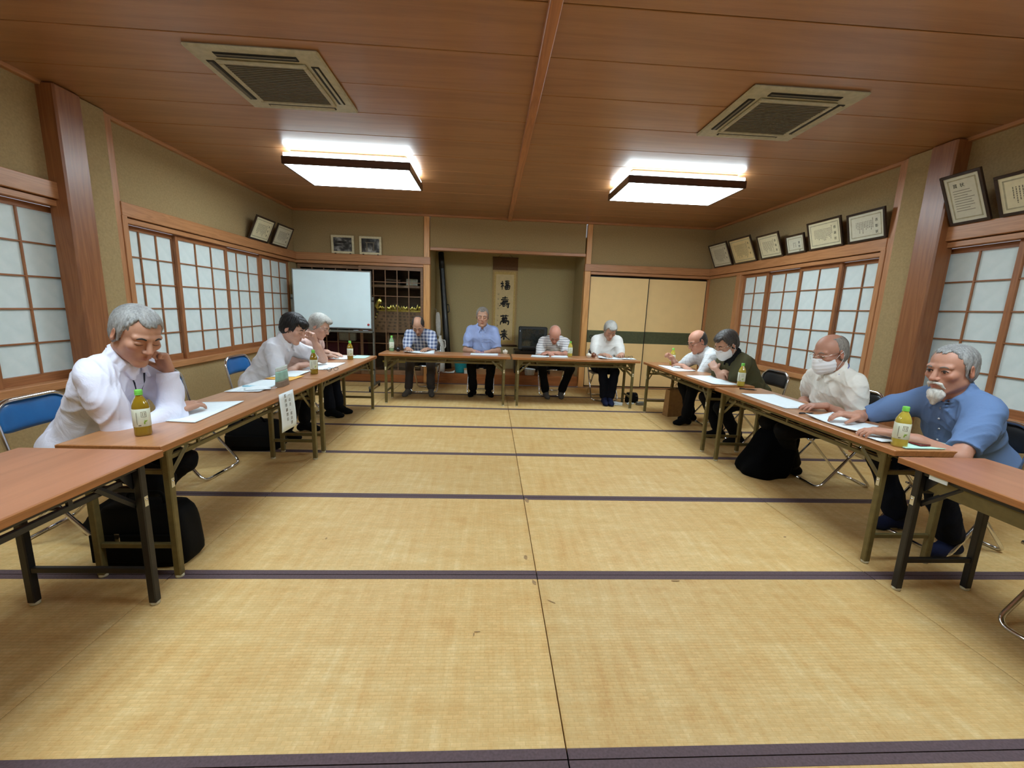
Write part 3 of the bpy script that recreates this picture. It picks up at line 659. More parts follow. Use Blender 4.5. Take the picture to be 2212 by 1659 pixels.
# ---- tea bottles
def bottle(label, x, y, z=.70, rz=0., tea='tea', s=1.0):
    t = thing('tea_bottle', label, 'bottle', (x, y, z), rz, 'green tea bottles on the tables')
    r = .0335*s
    b = MB(); b.lathe([(r*.86, 0), (r*.97, .004), (r, .012), (r*.985, .03), (r, .046*1), (r*.985, .05), (r*.985, .130), (r, .134), (r*.96, .150), (r*.74, .170), (.0145, .190), (.0125, .196), (.0125, .204)], (0, 0, 0), 28, True, 3.2 if s >= 1 else 2.5); obj('bottle_body', b, tea, t)
    b = MB(); b.lathe([(r*.998, .047), (r*1.012, .048), (r*1.012, .132), (r*.998, .133)], (0, 0, 0), 28, True, 3.2 if s >= 1 else 2.5); lb = obj('label', b, 'tea_label', t)
    b = MB(); q = r*1.012
    # framed emblem, leaf sprig and small print on the front of the label
    for (x0, z0, x1, z1) in ((-.004, .094, .016, .0955), (-.004, .118, .016, .1195), (-.004, .094, -.0027, .1195), (.0147, .094, .016, .1195), (.000, .110, .0045, .1114), (.008, .110, .0125, .1114), (.000, .1025, .0045, .104), (.008, .1025, .0125, .104), (.0022, .1, .0032, .115), (.0098, .1, .0108, .115)):
        b.b2((x0, -q-.0006, z0), (x1, -q+.001, z1))
    obj('emblem', b, 'ink_soft', lb)
    b = MB()
    for k in range(5):
        a = .4+k*.5; c = (.010+.004*math.cos(a*2), .069+.006*math.sin(a*3))
        P = [(c[0]+.007*math.cos(a)*u+.0025*math.sin(a)*v, c[1]+.007*math.sin(a)*u-.0025*math.cos(a)*v) for u, v in ((-1, 0), (0, 1), (1, 0), (0, -1))]
        b.prism(P, .0014, 'Y', -q-.0008)
    fix_normals(obj('leaf_print', b, 'label_green', lb))
    b = MB(); b.b2((-.016, -q-.0006, .052), (-.006, -q+.001, .057)); b.b2((-.021, -q-.0006, .06), (-.0195, -q+.001, .118)); obj('small_print', b, 'ink_soft', lb)
    b = MB(); n = 24; prof = [(.0150, .200), (.0152, .202), (.0152, .219), (.0138, .2215)]; b.lathe(prof, (0, 0, 0), n, True); obj('cap', b, 'cap_green', t)
    b = MB(); b.lathe([(.0158, .197), (.0162, .198), (.0158, .2)], (0, 0, 0), 20); obj('neck_ring', b, 'cap_green', t)
    return t
plain('tea_pale', srgb(120, 150, 110), .12, coat=.5); plain('tea_light', srgb(176, 158, 62), .12, coat=.5)
bottle('green tea bottle at the near left end, before the man in long sleeves', -1.93, 2.03, rz=.75)
bottle('green tea bottle with yellow tea before the black-haired man', -1.90, 3.94, rz=.5)
bottle('green tea bottle with yellow tea before the man in the pink shirt', -1.92, 5.02, rz=.3)
bottle('nearly empty tea bottle with pale glassy body at the left end of the back tables', -1.68, 6.08, rz=.1, tea='tea_pale')
bottle('tea bottle with a pale label beside the striped polo man\'s arm', .90, 6.09, rz=-.1, tea='tea_light', s=1.02)
bottle('tea bottle at the far end of the right tables, by the raised fist', 2.16, 5.45, rz=-.3, tea='tea_light')
bottle('pale tea bottle before the masked man in olive', 2.17, 3.90, rz=-.5, tea='tea_light')
bottle('green tea bottle at the near right end, before the bearded man', 1.955, 2.075, rz=-.6, tea='tea_light')
# ---- folded spectacles lying on tables
def eyeglasses_lying(label, x, y, rz, m='pen_black', z=.703):
    t = thing('eyeglasses', label, 'glasses', (x, y, z), rz, 'spectacles lying on the tables')
    for s in (-1, 1):
        b = MB(); b.tube([(s*.034+.024*math.cos(a), -.004*0, .019+.017*math.sin(a)) for a in [2*PI*k/16 for k in range(16)]], .0018, 6, True); obj('rim', b, m, t)
        b = MB(); b.tube([(s*.06, 0, .026), (s*.058, .06, .018), (s*.02, .115, .004)], .0017, 6); obj('temple', b, m, t)
    b = MB(); b.tube(arc((0, .022), .011, .2, PI-.2, 6, 'XZ'), .0016, 6); obj('bridge', b, m, t)
    return t
eyeglasses_lying('spectacles on the bare table before the black-haired man\'s bottle', -1.80, 4.13, .9, z=.7004)
eyeglasses_lying('blue-framed spectacles on the papers of the man in the light blue shirt', -.42, 6.07, .1, 'pen_blue', .711)
eyeglasses_lying('dark spectacles at the right end of the back tables', 1.74, 5.95, .2, z=.7105)
# ---- phone under the bearded man's arm
t = thing('smartphone', 'dark smartphone lying on the green folder by the bearded man', 'phone', (2.125, 2.095, .7085), .1)
b = MB(); b.b2((-.072, -.036, 0), (.072, .036, .008), .003); obj('case', b, 'pen_red', t); b = MB(); b.b2((-.068, -.033, .0075), (.068, .033, .0085)); obj('screen', b, 'glass_dark', t)
# ---- disposable mask on the papers
t = thing('face_mask', 'white disposable mask lying on papers by the clear pouch', 'mask', (-1.985, 3.14, .7085), .5)
b = MB(); n = 11; P = []
for i in range(n):
    for j in range(n):
        u = -1+2*i/(n-1); v = -1+2*j/(n-1); P.append((u*.085, v*.047*(1-.25*abs(u)**3), .004+.020*(1-u*u)*(1-v*v)+.002*math.sin(v*9)))
b.grid(P, n, n); o = obj('mask_cloth', b, 'paper', t); md = o.modifiers.new('s', 'SOLIDIFY'); md.thickness = .0015
for s in (-1, 1):
    b = MB(); b.tube([(s*.083, .034, .004), (s*.11, .03, .002), (s*.125, 0, .0015), (s*.11, -.03, .002), (s*.083, -.034, .004)], .0015, 5); obj('ear_loop', b, 'paper', t)
# ---- clear zip pouch standing on its gusset
plain('pouch_teal', srgb(150, 192, 176), .3, scale=9, var=.18); plain('pouch_brown', srgb(128, 112, 96), .4)
t = thing('zip_pouch', 'clear zip pouch with pale teal packets standing before the black-haired man', 'pouch', (-1.90, 3.335, .7), PI/2+.05)
def pouch_part(z0, z1, m, nm, k=1.):
    b = MB(); n = 13; F = []; B = []
    for i in range(n):
        u = -1+2*i/(n-1)
        for j in range(7):
            z = z0+(z1-z0)*j/6; w_ = .030*(1-z/.165)**.6*(1-abs(u)**4)*k+.0012
            F.append((u*.105, -w_, z)); B.append((u*.105, w_, z))
    b.grid(F, n, 7); o = len(b.v); b.v += B
    for i in range(n-1):
        for j in range(6): b.f.append((o+i*7+j, o+i*7+j+1, o+(i+1)*7+j+1, o+(i+1)*7+j)); b.mi.append(0); b.sm.append(True)
    bd = [i*7 for i in range(n)]+[(n-1)*7+j for j in range(1, 7)]+[i*7+6 for i in range(n-2, -1, -1)]+[j for j in range(5, 0, -1)]
    for a, c in zip(bd, bd[1:]+bd[:1]): b.f.append((a, c, o+c, o+a)); b.mi.append(0); b.sm.append(False)
    return fix_normals(obj(nm, b, m, t))
pouch_part(.0, .045, 'pouch_brown', 'contents'); pouch_part(.0455, .122, 'pouch_teal', 'contents'); pouch_part(.1225, .152, 'clear_plastic', 'pouch_top')
b = MB(); b.b2((-.104, -.0025, .128), (.104, .0025, .132)); obj('zip', b, 'paper', t)
# ---- paper sign taped to the left table's edge
t = thing('paper_sign', 'white paper sign with vertical black characters taped to the left table\'s edge', 'sign', (XL+.0055, 3.02, .44), 0)
b = MB(); n = 8; P = []
for i in range(n):
    for j in range(n):
        u = i/(n-1); v = j/(n-1); P.append((.004+.010*math.sin(v*3)*(1-v)+.006*u*(1-v), -.105+.21*u+.012*(1-v)*(1 if 1 else 0)-.006, .278*v))
b.grid(P, n, n); o = obj('sheet', b, 'paper', t); md = o.modifiers.new('s', 'SOLIDIFY'); md.thickness = .0008; md.offset = -1
for col, y in (('一山台、昭自部', .030), ('監内専顧問会', -.028)):
    for k, ch in enumerate(col):
        z = .248-.034*k-(0.0 if y > 0 else -.004); v = z/.278
        glyph('character', ch, .027, 'ink_soft', o, (.0065+.010*math.sin(v*3)*(1-v)+.005*(1-v), y+.01*(1-v)-.004, z), (PI/2, 0, PI/2), .0003, .0)
# ---- small cups and saucers on the back tables
plain('china', srgb(214, 206, 188), .25, coat=.3); plain('china_brown', srgb(120, 70, 44), .3)
def cup(label, x, y, m='china'):
    t = thing('tea_cup', label, 'cup', (x, y, .70), 0, 'small cups on the back tables')
    b = MB(); b.lathe([(.020, 0), (.022, .004), (.034, .022), (.038, .05), (.036, .05), (.031, .022), (.018, .008)], (0, 0, 0), 20); obj('bowl', b, m, t)
    b = MB(); b.lathe([(.018, .048), (.037, .049), (.036, .055), (.012, .062), (.009, .07), (.002, .072)], (0, 0, 0), 20); obj('lid', b, m, t)
    return t
cup('pale lidded cup where the two back tables meet', -.05, 6.13)
cup('dark cup beside the nearly empty bottle at the left end', -1.585, 6.06, 'glass_dark')
cup('pale cup left of the grey-haired man\'s papers', 1.16, 6.0); cup('brown cup behind the pale cup, near the grey-haired man', 1.245, 6.06, 'china_brown')
# ================================================================== WALL FRAMES
def certificate(label, sx, y0, y1, h, tilt, group, portrait=False, tone=0, m='cert_paper', title='表彰状'):
    # stands on the picture rail of a side wall and leans out; local x along the wall, y towards the room, z up
    w_ = abs(y1-y0); yc = (y0+y1)/2
    t = thing('framed_certificate', label, 'certificate', (sx*(XW-.052), yc, 2.1665), 0, group)
    t.rotation_euler = Matrix.Rotation(-PI/2*sx, 3, 'Z').to_euler() if False else (0, 0, -sx*PI/2)
    R = Matrix.Rotation(tilt, 3, 'X'); hw = w_/2; fr = .022
    def put(nm, b, mt, par=t, off=(0, 0, 0)):
        o = obj(nm, b, mt, par); return o
    holder = MB()
    def bx(b, lo, hi, bev=.002):
        c = Vector([(lo[i]+hi[i])/2 for i in range(3)]); d = [abs(hi[i]-lo[i]) for i in range(3)]
        b.box(R @ c, d, bev, R)
    b = MB()
    bx(b, (-hw, -.02, 0), (hw, 0, fr)); bx(b, (-hw, -.02, h-fr), (hw, 0, h)); bx(b, (-hw, -.02, fr), (-hw+fr, 0, h-fr)); bx(b, (hw-fr, -.02, fr), (hw, 0, h-fr)); bx(b, (-hw+.002, -.004, .002), (hw-.002, .001, h-.002), 0)
    put('frame', b, 'frame_dark')
    b = MB(); bx(b, (-hw+fr, -.012, fr), (hw-fr, -.008, h-fr), 0); pp = put('certificate_paper', b, m)
    b = MB(); e = fr+.022; q = .010
    for lo, hi in (((-hw+e, 0, e), (hw-e, 0, e+q)), ((-hw+e, 0, h-e-q), (hw-e, 0, h-e)), ((-hw+e, 0, e), (-hw+e+q, 0, h-e)), ((hw-e-q, 0, e), (hw-e, 0, h-e))):
        bx(b, (lo[0], -.0128, lo[2]), (hi[0], -.0119, hi[2]), 0)
    put('ornate_border', b, 'cert_border', pp)
    b = MB(); rr = random.Random(int(abs(yc)*100)); e2 = e+.035
    if portrait:
        for k in range(9):
            z = h*.66-k*.020
            if z > e2: bx(b, (-hw+e2*.9, -.0125, z), (hw-e2*.9-rr.random()*.05, -.0119, z+.004), 0)
    else:
        nl = int((w_-2*e2-.06)/.019)
        for k in range(nl):
            x = hw-e2-.06-k*.019; top = h-e2-(.02 if k else .0); bot = e2+rr.random()*.06+(.03 if k in (0, nl-1) else 0)
            z = top
            while z > bot:
                L = .006+rr.random()*.012; bx(b, (x-.003, -.0125, z-L), (x+.003, -.0119, z), 0); z -= L+.004
    put('printed_lines', b, 'ink_soft', pp)
    for k, ch in enumerate(title):
        if portrait: c = (-.05+.05*k, -.0125, h*.76)
        else: c = (hw-e2-.018, -.0125, h-e2-.03-k*h*.19)
        g = glyph('title_character', ch, .034, 'ink', pp, R @ Vector(c), (PI/2+tilt, 0, 0), .0003)
    return t
plain('cert_paper', srgb(216, 206, 170), .7, var=.02); plain('cert_paper_grey', srgb(206, 202, 180), .7, var=.02); plain('cert_paper_tan', srgb(214, 192, 140), .7, var=.05, scale=6); plain('cert_border', srgb(168, 160, 130), .7)
GR = 'framed certificates on the right rail'; GL = 'framed certificates on the left rail'
for i, (y0, y1, h, tl, lb, m, ti) in enumerate((
    (6.67, 7.21, .39, .41, 'greyish framed certificate in the far corner of the right rail', 'cert_paper_grey', '表彰状'),
    (6.05, 6.60, .385, .43, 'tan stained framed certificate, second from the far corner on the right rail', 'cert_paper_tan', '表彰状'),
    (5.50, 5.95, .33, .38, 'cream framed certificate right of the tan stained one', 'cert_paper', '感謝状'),
    (5.10, 5.43, .235, .28, 'smallest framed certificate on the right rail', 'cert_paper_grey', '表彰状'),
    (4.55, 5.04, .32, .28, 'cream framed certificate right of the smallest one, with a tall title column', 'cert_paper', '感謝状'),
    (4.05, 4.49, .295, .24, 'wide greyish framed certificate beside the right wall\'s pier', 'cert_paper_grey', '表彰状'))):
    certificate(lb, 1, y0, y1, h, tl, GR, m=m, title=ti)
certificate('tall portrait framed certificate with horizontal lines at the far right', 1, 3.185, 3.475, .405, .46, GR, True, m='cert_paper_grey', title='賞状')
certificate('cream framed certificate cut by the right edge of the picture', 1, 2.70, 3.13, .30, .42, GR, m='cert_paper', title='表彰状')
certificate('left framed certificate of the pair in the left far corner', -1, 5.99, 6.47, .33, .42, GL, m='cert_paper', title='表彰状')
certificate('right framed certificate of the pair in the left far corner', -1, 6.57, 7.05, .33, .40, GL, m='cert_paper_grey', title='表彰状')
def photo(label, x0, x1, z0, z1, m):
    w_, h = x1-x0, z1-z0
    t = thing('framed_photo', label, 'framed photo', ((x0+x1)/2, YB-.045, 2.1665), 0, 'framed photographs on the back rail')
    R = Matrix.Rotation(.05, 3, 'X'); b = MB(); f = .035
    def bx(b, lo, hi, bev=.002): b.box(R @ Vector([(lo[i]+hi[i])/2 for i in range(3)]), [abs(hi[i]-lo[i]) for i in range(3)], bev, R)
    bx(b, (-w_/2, -.018, 0), (w_/2, 0, f)); bx(b, (-w_/2, -.018, h-f), (w_/2, 0, h)); bx(b, (-w_/2, -.018, f), (-w_/2+f, 0, h-f)); bx(b, (w_/2-f, -.018, f), (w_/2, 0, h-f)); obj('frame', b, 'frame_cream', t)
    b = MB(); bx(b, (-w_/2+f, -.010, f), (w_/2-f, -.004, h-f), 0); ph = obj('photograph', b, m, t)
    b = MB()
    if m == 'photo_a': bx(b, (-w_/2+f+.01, -.0106, f+.075), (w_/2-f-.015, -.0098, f+.115), 0); bx(b, (-w_/2+f+.03, -.0106, f+.125), (w_/2-f-.05, -.0098, f+.165), 0)
    else: bx(b, (-.07, -.0106, f+.02), (-.05, -.0098, h-f-.06), 0); bx(b, (.04, -.0106, f+.02), (.06, -.0098, h-f-.06), 0); bx(b, (-.085, -.0106, h-f-.07), (.08, -.0098, h-f-.055), 0)
    obj('photo_detail', b, 'photo_b' if m == 'photo_a' else 'ink_soft', ph)
    for s in (-1, 1): b = MB(); b.box((s*w_*.33, -.016, -.006+.006), (.03, .014, .012), .002); obj('peg', b, 'frame_dark', t)
photo('left black and white photo in a cream frame above the whiteboard', -2.945, -2.575, 2.1665, 2.455, 'photo_a')
photo('right black and white photo in a cream frame above the glazed doors', -2.487, -2.125, 2.1665, 2.455, 'photo_b')
# ================================================================== WHITEBOARD
t = thing('whiteboard', 'white board on a wheeled steel stand in the back left corner', 'whiteboard', (-2.745, 6.8, 0), 0)
hw = .60
b = MB(); b.b2((-hw+.01, -.008, .97), (hw-.01, .008, 1.84)); obj('board', b, 'whiteboard', t)
b = MB(); b.b2((-hw, -.014, .955), (hw, .014, .975), .004); b.b2((-hw, -.014, 1.835), (hw, .014, 1.853), .004); b.b2((-hw, -.014, .975), (-hw+.016, .014, 1.835), .004); b.b2((hw-.016, -.014, .975), (hw, .014, 1.835), .004); obj('board_frame', b, 'aluminium', t)
for s in (-1, 1):
    b = MB(); b.b2((s*(hw+.018)-.014, -.012, .06), (s*(hw+.018)+.014, .012, 1.46), .003); obj('post', b, 'grey_steel', t)
    b = MB(); b.b2((s*(hw+.018)-.016, -.30, .05), (s*(hw+.018)+.016, .30, .085), .004); ft = obj('foot', b, 'grey_steel', t)
    for q in (-1, 1):
        b = MB(); b.tube([(s*(hw+.018)-.012, q*.27, .026), (s*(hw+.018)+.012, q*.27, .026)], .026, 14); b.b2((s*(hw+.018)-.014, q*.27-.012, .026), (s*(hw+.018)+.014, q*.27+.012, .055)); obj('caster', b, 'black_vinyl', ft)
    b = MB(); b.tube([(s*(hw+.002), 0, 1.40), (s*(hw+.035), 0, 1.40)], .018, 10); obj('pivot_knob', b, 'black_vinyl', t)
b = MB(); b.b2((-hw-.01, -.10, .905), (hw+.03, .015, .925), .003); b.b2((-hw-.01, -.10, .925), (hw+.03, -.094, .94), .002); tr = obj('pen_tray', b, 'grey_steel', t)
b = MB(); b.b2((-hw-.01, -.012, .30), (hw+.03, .012, .33), .003); obj('cross_rail', b, 'grey_steel', t)
for x0, x1, m, lb in ((.32, .43, 'paper', 'white marker lying on the whiteboard tray'), (.47, .58, 'paper', 'white marker with red cap at the right end of the whiteboard tray')):
    k = thing('marker', lb, 'marker', (-2.745+x0, 6.8-.05, .9255), 0); b = MB(); b.tube([(0, 0, .008), (x1-x0-.03, 0, .008)], .008, 8); obj('barrel', b, m, k); b = MB(); b.tube([(x1-x0-.03, 0, .008), (x1-x0, 0, .008)], .0085, 8); obj('cap', b, 'pen_red', k)
k = MB(); k.tube([(0, 0, 0), (0, -.012, 0)], .017, 14); plain('magnet_red', srgb(190, 60, 60), .4); tag(obj('magnet', k, 'magnet_red', None, (-2.20, 6.790, 1.03)), 'small red magnet at the lower right of the whiteboard', 'magnet')
# ================================================================== DISPLAY CLOSET CONTENT: portable shrine, boxes, cloth
t = thing('portable_shrine', 'dark portable shrine with gilt roof ornaments behind the glazed doors', 'shrine', (-1.87, 7.88, .126), 0)
b = MB(); b.b2((-.42, -.28, .0), (.42, .28, .10), .006); b.b2((-.33, -.22, .10), (.33, .22, .22), .005); obj('base', b, 'dark_wood', t)
b = MB(); b.b2((-.27, -.17, .22), (.27, .17, .70), .004)
for sx in (-1, 1): b.tube([(sx*.24, -.185, .22), (sx*.24, -.185, .72)], .018, 8)
obj('body', b, 'cabinet_wood', t)
b = MB()
for k in range(7): b.b2((-.22+.066*k, -.178, .30), (-.18+.066*k, -.168, .66))
obj('lattice', b, 'dark_wood', t)
b = MB()
prof = [(-.50, .78), (-.32, 1.06), (.32, 1.06), (.50, .78)]
b.prism([(-.48, .74), (-.50, .78), (-.36, 1.12), (.36, 1.12), (.50, .78), (.48, .74)], .50, 'Y', -.30); fix_normals(obj('roof', b, 'cabinet_wood', t))
b = MB()
for r_ in range(6):
    z = .79+.055*r_; w_ = .485-.024*r_*1.7
    for k in range(9): x = -w_+2*w_*(k+.5)/9; b.b2((x-.02, -.306, z), (x+.02, -.298, z+.03))
o = obj('roof_tile', b, 'dark_wood', t); o['kind'] = 'stuff'
b = MB(); b.b2((-.40, -.05, 1.12), (.40, .05, 1.16), .01); b.b2((-.40, -.31, 1.112), (.40, -.28, 1.135), .004); obj('ridge', b, 'gold', t)
rr = random.Random(4)
for k in range(9):
    b = MB(); x = -.37+.092*k; pts = [(x-.045, -.30, 1.145), (x-.02, -.31, 1.175+.04*rr.random()), (x+.005, -.30, 1.155), (x+.03, -.31, 1.19+.04*rr.random()), (x+.05, -.30, 1.15)]
    b.tube(pts, [.014, .026, .017, .024, .010], 7); obj('gilt_ornament', b, 'gold', t)
b = MB(); b.tube([(-.38, -.30, 1.14), (-.41, -.30, 1.20), (-.38, -.30, 1.27), (-.33, -.31, 1.31), (-.315, -.31, 1.27), (-.345, -.31, 1.24)], [.028, .044, .04, .05, .03, .014], 8); obj('gilt_phoenix', b, 'gold', t)
for k in range(7):
    f = k/6; b = MB(); c = (-.40-.13*f, -.31, 1.06-.33*f); b.lathe([(.001, -.016), (.017, -.008), (.018, .005), (.009, .017), (.001, .02)], c, 8); obj('gilt_bead', b, 'gold', t)
b = MB(); b.b2((-.34, -.235, .20), (.34, -.222, .228), .002); b.tube([(-.2, -.235, .245), (-.1, -.24, .26), (0, -.235, .24), (.1, -.24, .262), (.2, -.235, .245)], .014, 6); obj('gilt_rail', b, 'gold', t)
plain('maroon_cloth', srgb(84, 30, 40), .85, bump=.2, bscale=30); plain('cardboard', srgb(172, 138, 92), .8); plain('wht_box', srgb(196, 190, 176), .7)
t = thing('storage_box', 'low box under maroon cloth behind the whiteboard stand', 'box', (-2.98, 7.85, .126), 0)
b = MB(); b.b2((-.38, -.26, 0), (.38, .26, .52), .01); obj('box_body', b, 'dark_wood', t); b = MB(); b.b2((-.39, -.27, .28), (.39, .27, .56), .03); obj('cloth_cover', b, 'maroon_cloth', t)
t = thing('storage_box', 'pale open box leaning on the maroon cloth behind the whiteboard stand', 'box', (-2.62, 7.80, .70), .2)
t.location = (-2.86, 7.80, .687); b = MB(); b.b2((-.14, -.10, 0), (.14, .10, .14), .004); obj('box_body', b, 'wht_box', t); b = MB(); b.prism([(-.15, .14), (.15, .14), (.17, .16), (-.15, .16)], .2, 'Y', -.1); fix_normals(obj('lid', b, 'dark_wood', t))
t = thing('light_box', 'small pale box on the closet shelf', 'box', (-1.72, 7.92, 1.702), .1); b = MB(); b.b2((-.10, -.07, 0), (.10, .07, .12), .006); obj('box_body', b, 'wht_box', t); b = MB(); b.b2((-.012, -.072, 0), (.012, .072, .122)); obj('tape', b, 'frame_cream', t)
t = thing('lacquer_box', 'black box on the closet shelf beside the small pale box', 'box', (-2.05, 7.92, 1.702), 0); b = MB(); b.b2((-.13, -.08, 0), (.13, .08, .10), .006); obj('box_body', b, 'black_lacquer', t); b = MB(); b.b2((-.134, -.084, .07), (.134, .084, .105), .004); obj('lid', b, 'dark_wood', t)
# ================================================================== ALCOVE
t = thing('hanging_scroll', 'tall hanging scroll with four brushed characters in the alcove', 'scroll', (-.02, YA-.012, 0), 0)
plain('scroll_cloth', srgb(176, 146, 94), .8, scale=60, var=.05); plain('scroll_gold', srgb(190, 158, 88), .6, scale=90, var=.1); plain('scroll_paper', srgb(206, 182, 132), .8, scale=12, var=.03); plain('scroll_brown', srgb(110, 78, 48), .8, scale=60, var=.06)
b = MB(); b.b2((-.24, -.003, .66), (.24, 0, 2.30)); obj('mounting', b, 'scroll_cloth', t)
b = MB(); b.b2((-.24, -.005, 2.08), (.24, -.0025, 2.31)); obj('top_band', b, 'scroll_brown', t)
b = MB(); b.b2((-.175, -.005, 2.00), (.175, -.0025, 2.05)); b.b2((-.175, -.005, .70), (.175, -.0025, .74)); b.b2((-.205, -.0045, .70), (-.172, -.0025, 2.05)); b.b2((.172, -.0045, .70), (.205, -.0025, 2.05)); obj('brocade', b, 'scroll_gold', t)
b = MB(); b.b2((-.172, -.006, .74), (.172, -.0035, 2.00)); sp = obj('scroll_paper', b, 'scroll_paper', t)
b = MB(); b.tube([(-.27, -.012, .645), (.27, -.012, .645)], .016, 10); obj('roller', b, 'dark_wood', t)
b = MB(); b.tube([(-.245, -.008, 2.312), (.245, -.008, 2.312)], .009, 8); obj('top_rod', b, 'dark_wood', t)
b = MB(); b.tube([(-.14, -.008, 2.318), (0, -.004, 2.43), (.14, -.008, 2.318)], .003, 5); obj('cord', b, 'scroll_brown', t)
# brushed characters as tapering strokes (x right, y up, unit box)
STROKES = {
 '福': [[(-.42, .40), (-.30, .30)], [(-.55, .16), (-.22, .20), (-.52, -.22)], [(-.36, .02), (-.36, -.52)], [(-.30, -.04), (-.18, -.14)],
       [(-.05, .42), (.45, .46)], [(.02, .26), (.04, .06)], [(.02, .26), (.40, .28), (.36, .08)], [(.04, .07), (.37, .09)],
       [(-.04, -.08), (0, -.48)], [(-.04, -.08), (.52, -.04), (.44, -.46)], [(0, -.46), (.45, -.44)], [(0, -.27), (.46, -.25)], [(.22, -.06), (.2, -.44)]],
 '壽': [[(-.30, .44), (.30, .48)], [(.02, .62), (-.02, .24)], [(-.42, .26), (.38, .30)], [(-.26, .12), (.34, .16), (.20, .02)], [(-.34, .0), (.3, .04)],
       [(.05, .16), (-.20, -.14), (-.62, -.40)], [(-.5, -.12), (.55, -.08)], [(-.22, -.22), (-.20, -.44)], [(-.22, -.22), (.04, -.20), (0, -.42)], [(-.2, -.42), (.02, -.40)],
       [(.10, -.22), (.50, -.20)], [(.34, -.06), (.36, -.56), (.22, -.50)], [(.14, -.34), (.22, -.42)]],
 '萬': [[(-.48, .40), (.46, .46)], [(-.18, .56), (-.16, .28)], [(.18, .58), (.12, .30)], [(-.26, .20), (-.24, -.08)], [(-.26, .20), (.30, .24), (.24, -.04)], [(-.22, .07), (.26, .10)], [(-.24, -.07), (.24, -.04)],
       [(.0, .22), (-.02, -.30)], [(-.40, -.20), (-.46, -.58)], [(-.40, -.18), (.50, -.12), (.46, -.54), (.32, -.50)], [(-.20, -.34), (.2, -.32)], [(.1, -.26), (.22, -.40)]],
 '来': [[(-.34, .36), (.36, .42)], [(-.22, .22), (-.10, .06)], [(.26, .28), (.12, .10)], [(-.50, -.02), (.40, .04)], [(.02, .62), (.0, -.56), (-.10, -.48)], [(-.02, .0), (-.24, -.30), (-.56, -.50)], [(.04, .0), (.26, -.28), (.66, -.56)]]}
def brush(ch, cx, cz, s, par):
    b = MB()
    for st in STROKES[ch]:
        P = [Vector((cx+p[0]*s*.5, -.0062, cz+p[1]*s*.5)) for p in st]
        Q = rpoly(P, s*.06, 4) if len(P) > 2 else [P[0], P[0]*.5+P[1]*.5+Vector((0, 0, s*.01)), P[1]]
        n = len(Q); rs = [s*(.034 if ch == '壽' else .042)*(1.25-.75*i/(n-1)) for i in range(n)]; rs[0] *= .8
        b.tube(Q, rs, 8, sx=.06, up=(0, 0, 1))
    # flatten onto the paper
    b.v = [(v[0], -.0062+(v[1]+.0062)*.04-.0003, v[2]) for v in b.v]
    return obj('brushed_character', b, 'ink', par)
for ch, cz, sc in (('福', 1.80, .34), ('壽', 1.475, .37), ('萬', 1.14, .34), ('来', .85, .34)): brush(ch, .012, cz, sc, sp)
for k, ch in enumerate('昭和五年'): glyph('small_character', ch, .036, 'ink_soft', sp, (-.118, -.0062, 1.62-.09*k+.0*k), (PI/2, 0, 0), .0002)
for k, ch in enumerate('山人書'): glyph('small_character', ch, .036, 'ink_soft', sp, (-.122, -.0062, 1.22-.10*k), (PI/2, 0, 0), .0002)
# ---- tube television on its black stand
t = thing('television_stand', 'black low stand under the tube television', 'stand', (.52, 7.93, ZS), 0)
b = MB(); b.b2((-.34, -.24, .38), (.34, .24, .42), .004); obj('top_board', b, 'black_lacquer', t)
for s in (-1, 1): b = MB(); b.b2((s*.325-.012, -.23, 0), (s*.325+.012, .23, .38), .003); obj('side_board', b, 'black_lacquer', t)
b = MB(); b.b2((-.313, -.22, .17), (.313, .22, .19)); obj('shelf', b, 'black_lacquer', t); b = MB(); b.b2((-.313, .20, 0), (.313, .215, .38)); obj('back_board', b, 'black_lacquer', t)
plain('tv_grey', srgb(52, 54, 54), .5); plain('tv_screen', srgb(40, 44, 42), .12, spec=.6, coat=.4)
t = thing('television', 'dark grey tube television in the alcove beside the scroll', 'television', (.515, 7.86, ZS+.4205), -.03)
b = MB(); b.b2((-.265, -.12, .012), (.265, .04, .445), .018); obj('front_shell', b, 'tv_grey', t)
b = MB(); b.add([(-.25, .04, .03), (.25, .04, .03), (.25, .04, .43), (-.25, .04, .43), (-.16, .30, .05), (.16, .30, .05), (.16, .30, .34), (-.16, .30, .34)], [(3, 2, 6, 7), (0, 4, 5, 1), (1, 5, 6, 2), (0, 3, 7, 4), (4, 7, 6, 5)]); fix_normals(obj('rear_shell', b, 'tv_grey', t))
b = MB(); P = []; n = 11
for i in range(n):
    for j in range(n): u = -1+2*i/(n-1); v = -1+2*j/(n-1); P.append((u*.205, -.121-.012*(1-(u*u+v*v)/2), .245+v*.155))
b.grid(P, n, n); fix_normals(obj('screen', b, 'tv_screen', t))
b = MB(); ring = ((-.222, .075, .222, .09), (-.222, .40, .222, .415)); 
for x0, z0, x1, z1 in ring: b.b2((x0, -.128, z0), (x1, -.118, z1), .003)
b.b2((-.222, -.128, .09), (-.206, -.118, .40), .003); b.b2((.206, -.128, .09), (.222, -.118, .40), .003); obj('screen_bezel', b, 'tv_grey', t)
b = MB(); b.b2((-.2, -.124, .03), (.2, -.118, .06), .002); obj('control_panel', b, 'black_lacquer', t)
b = MB(); b.b2((-.245, -.1225, .35), (-.235, -.1195, .375)); obj('sticker', b, 'paper', t)
for s in (-1, 1): b = MB(); b.b2((s*.2-.02, -.08, 0), (s*.2+.02, .03, .0125)); obj('foot', b, 'black_lacquer', t)
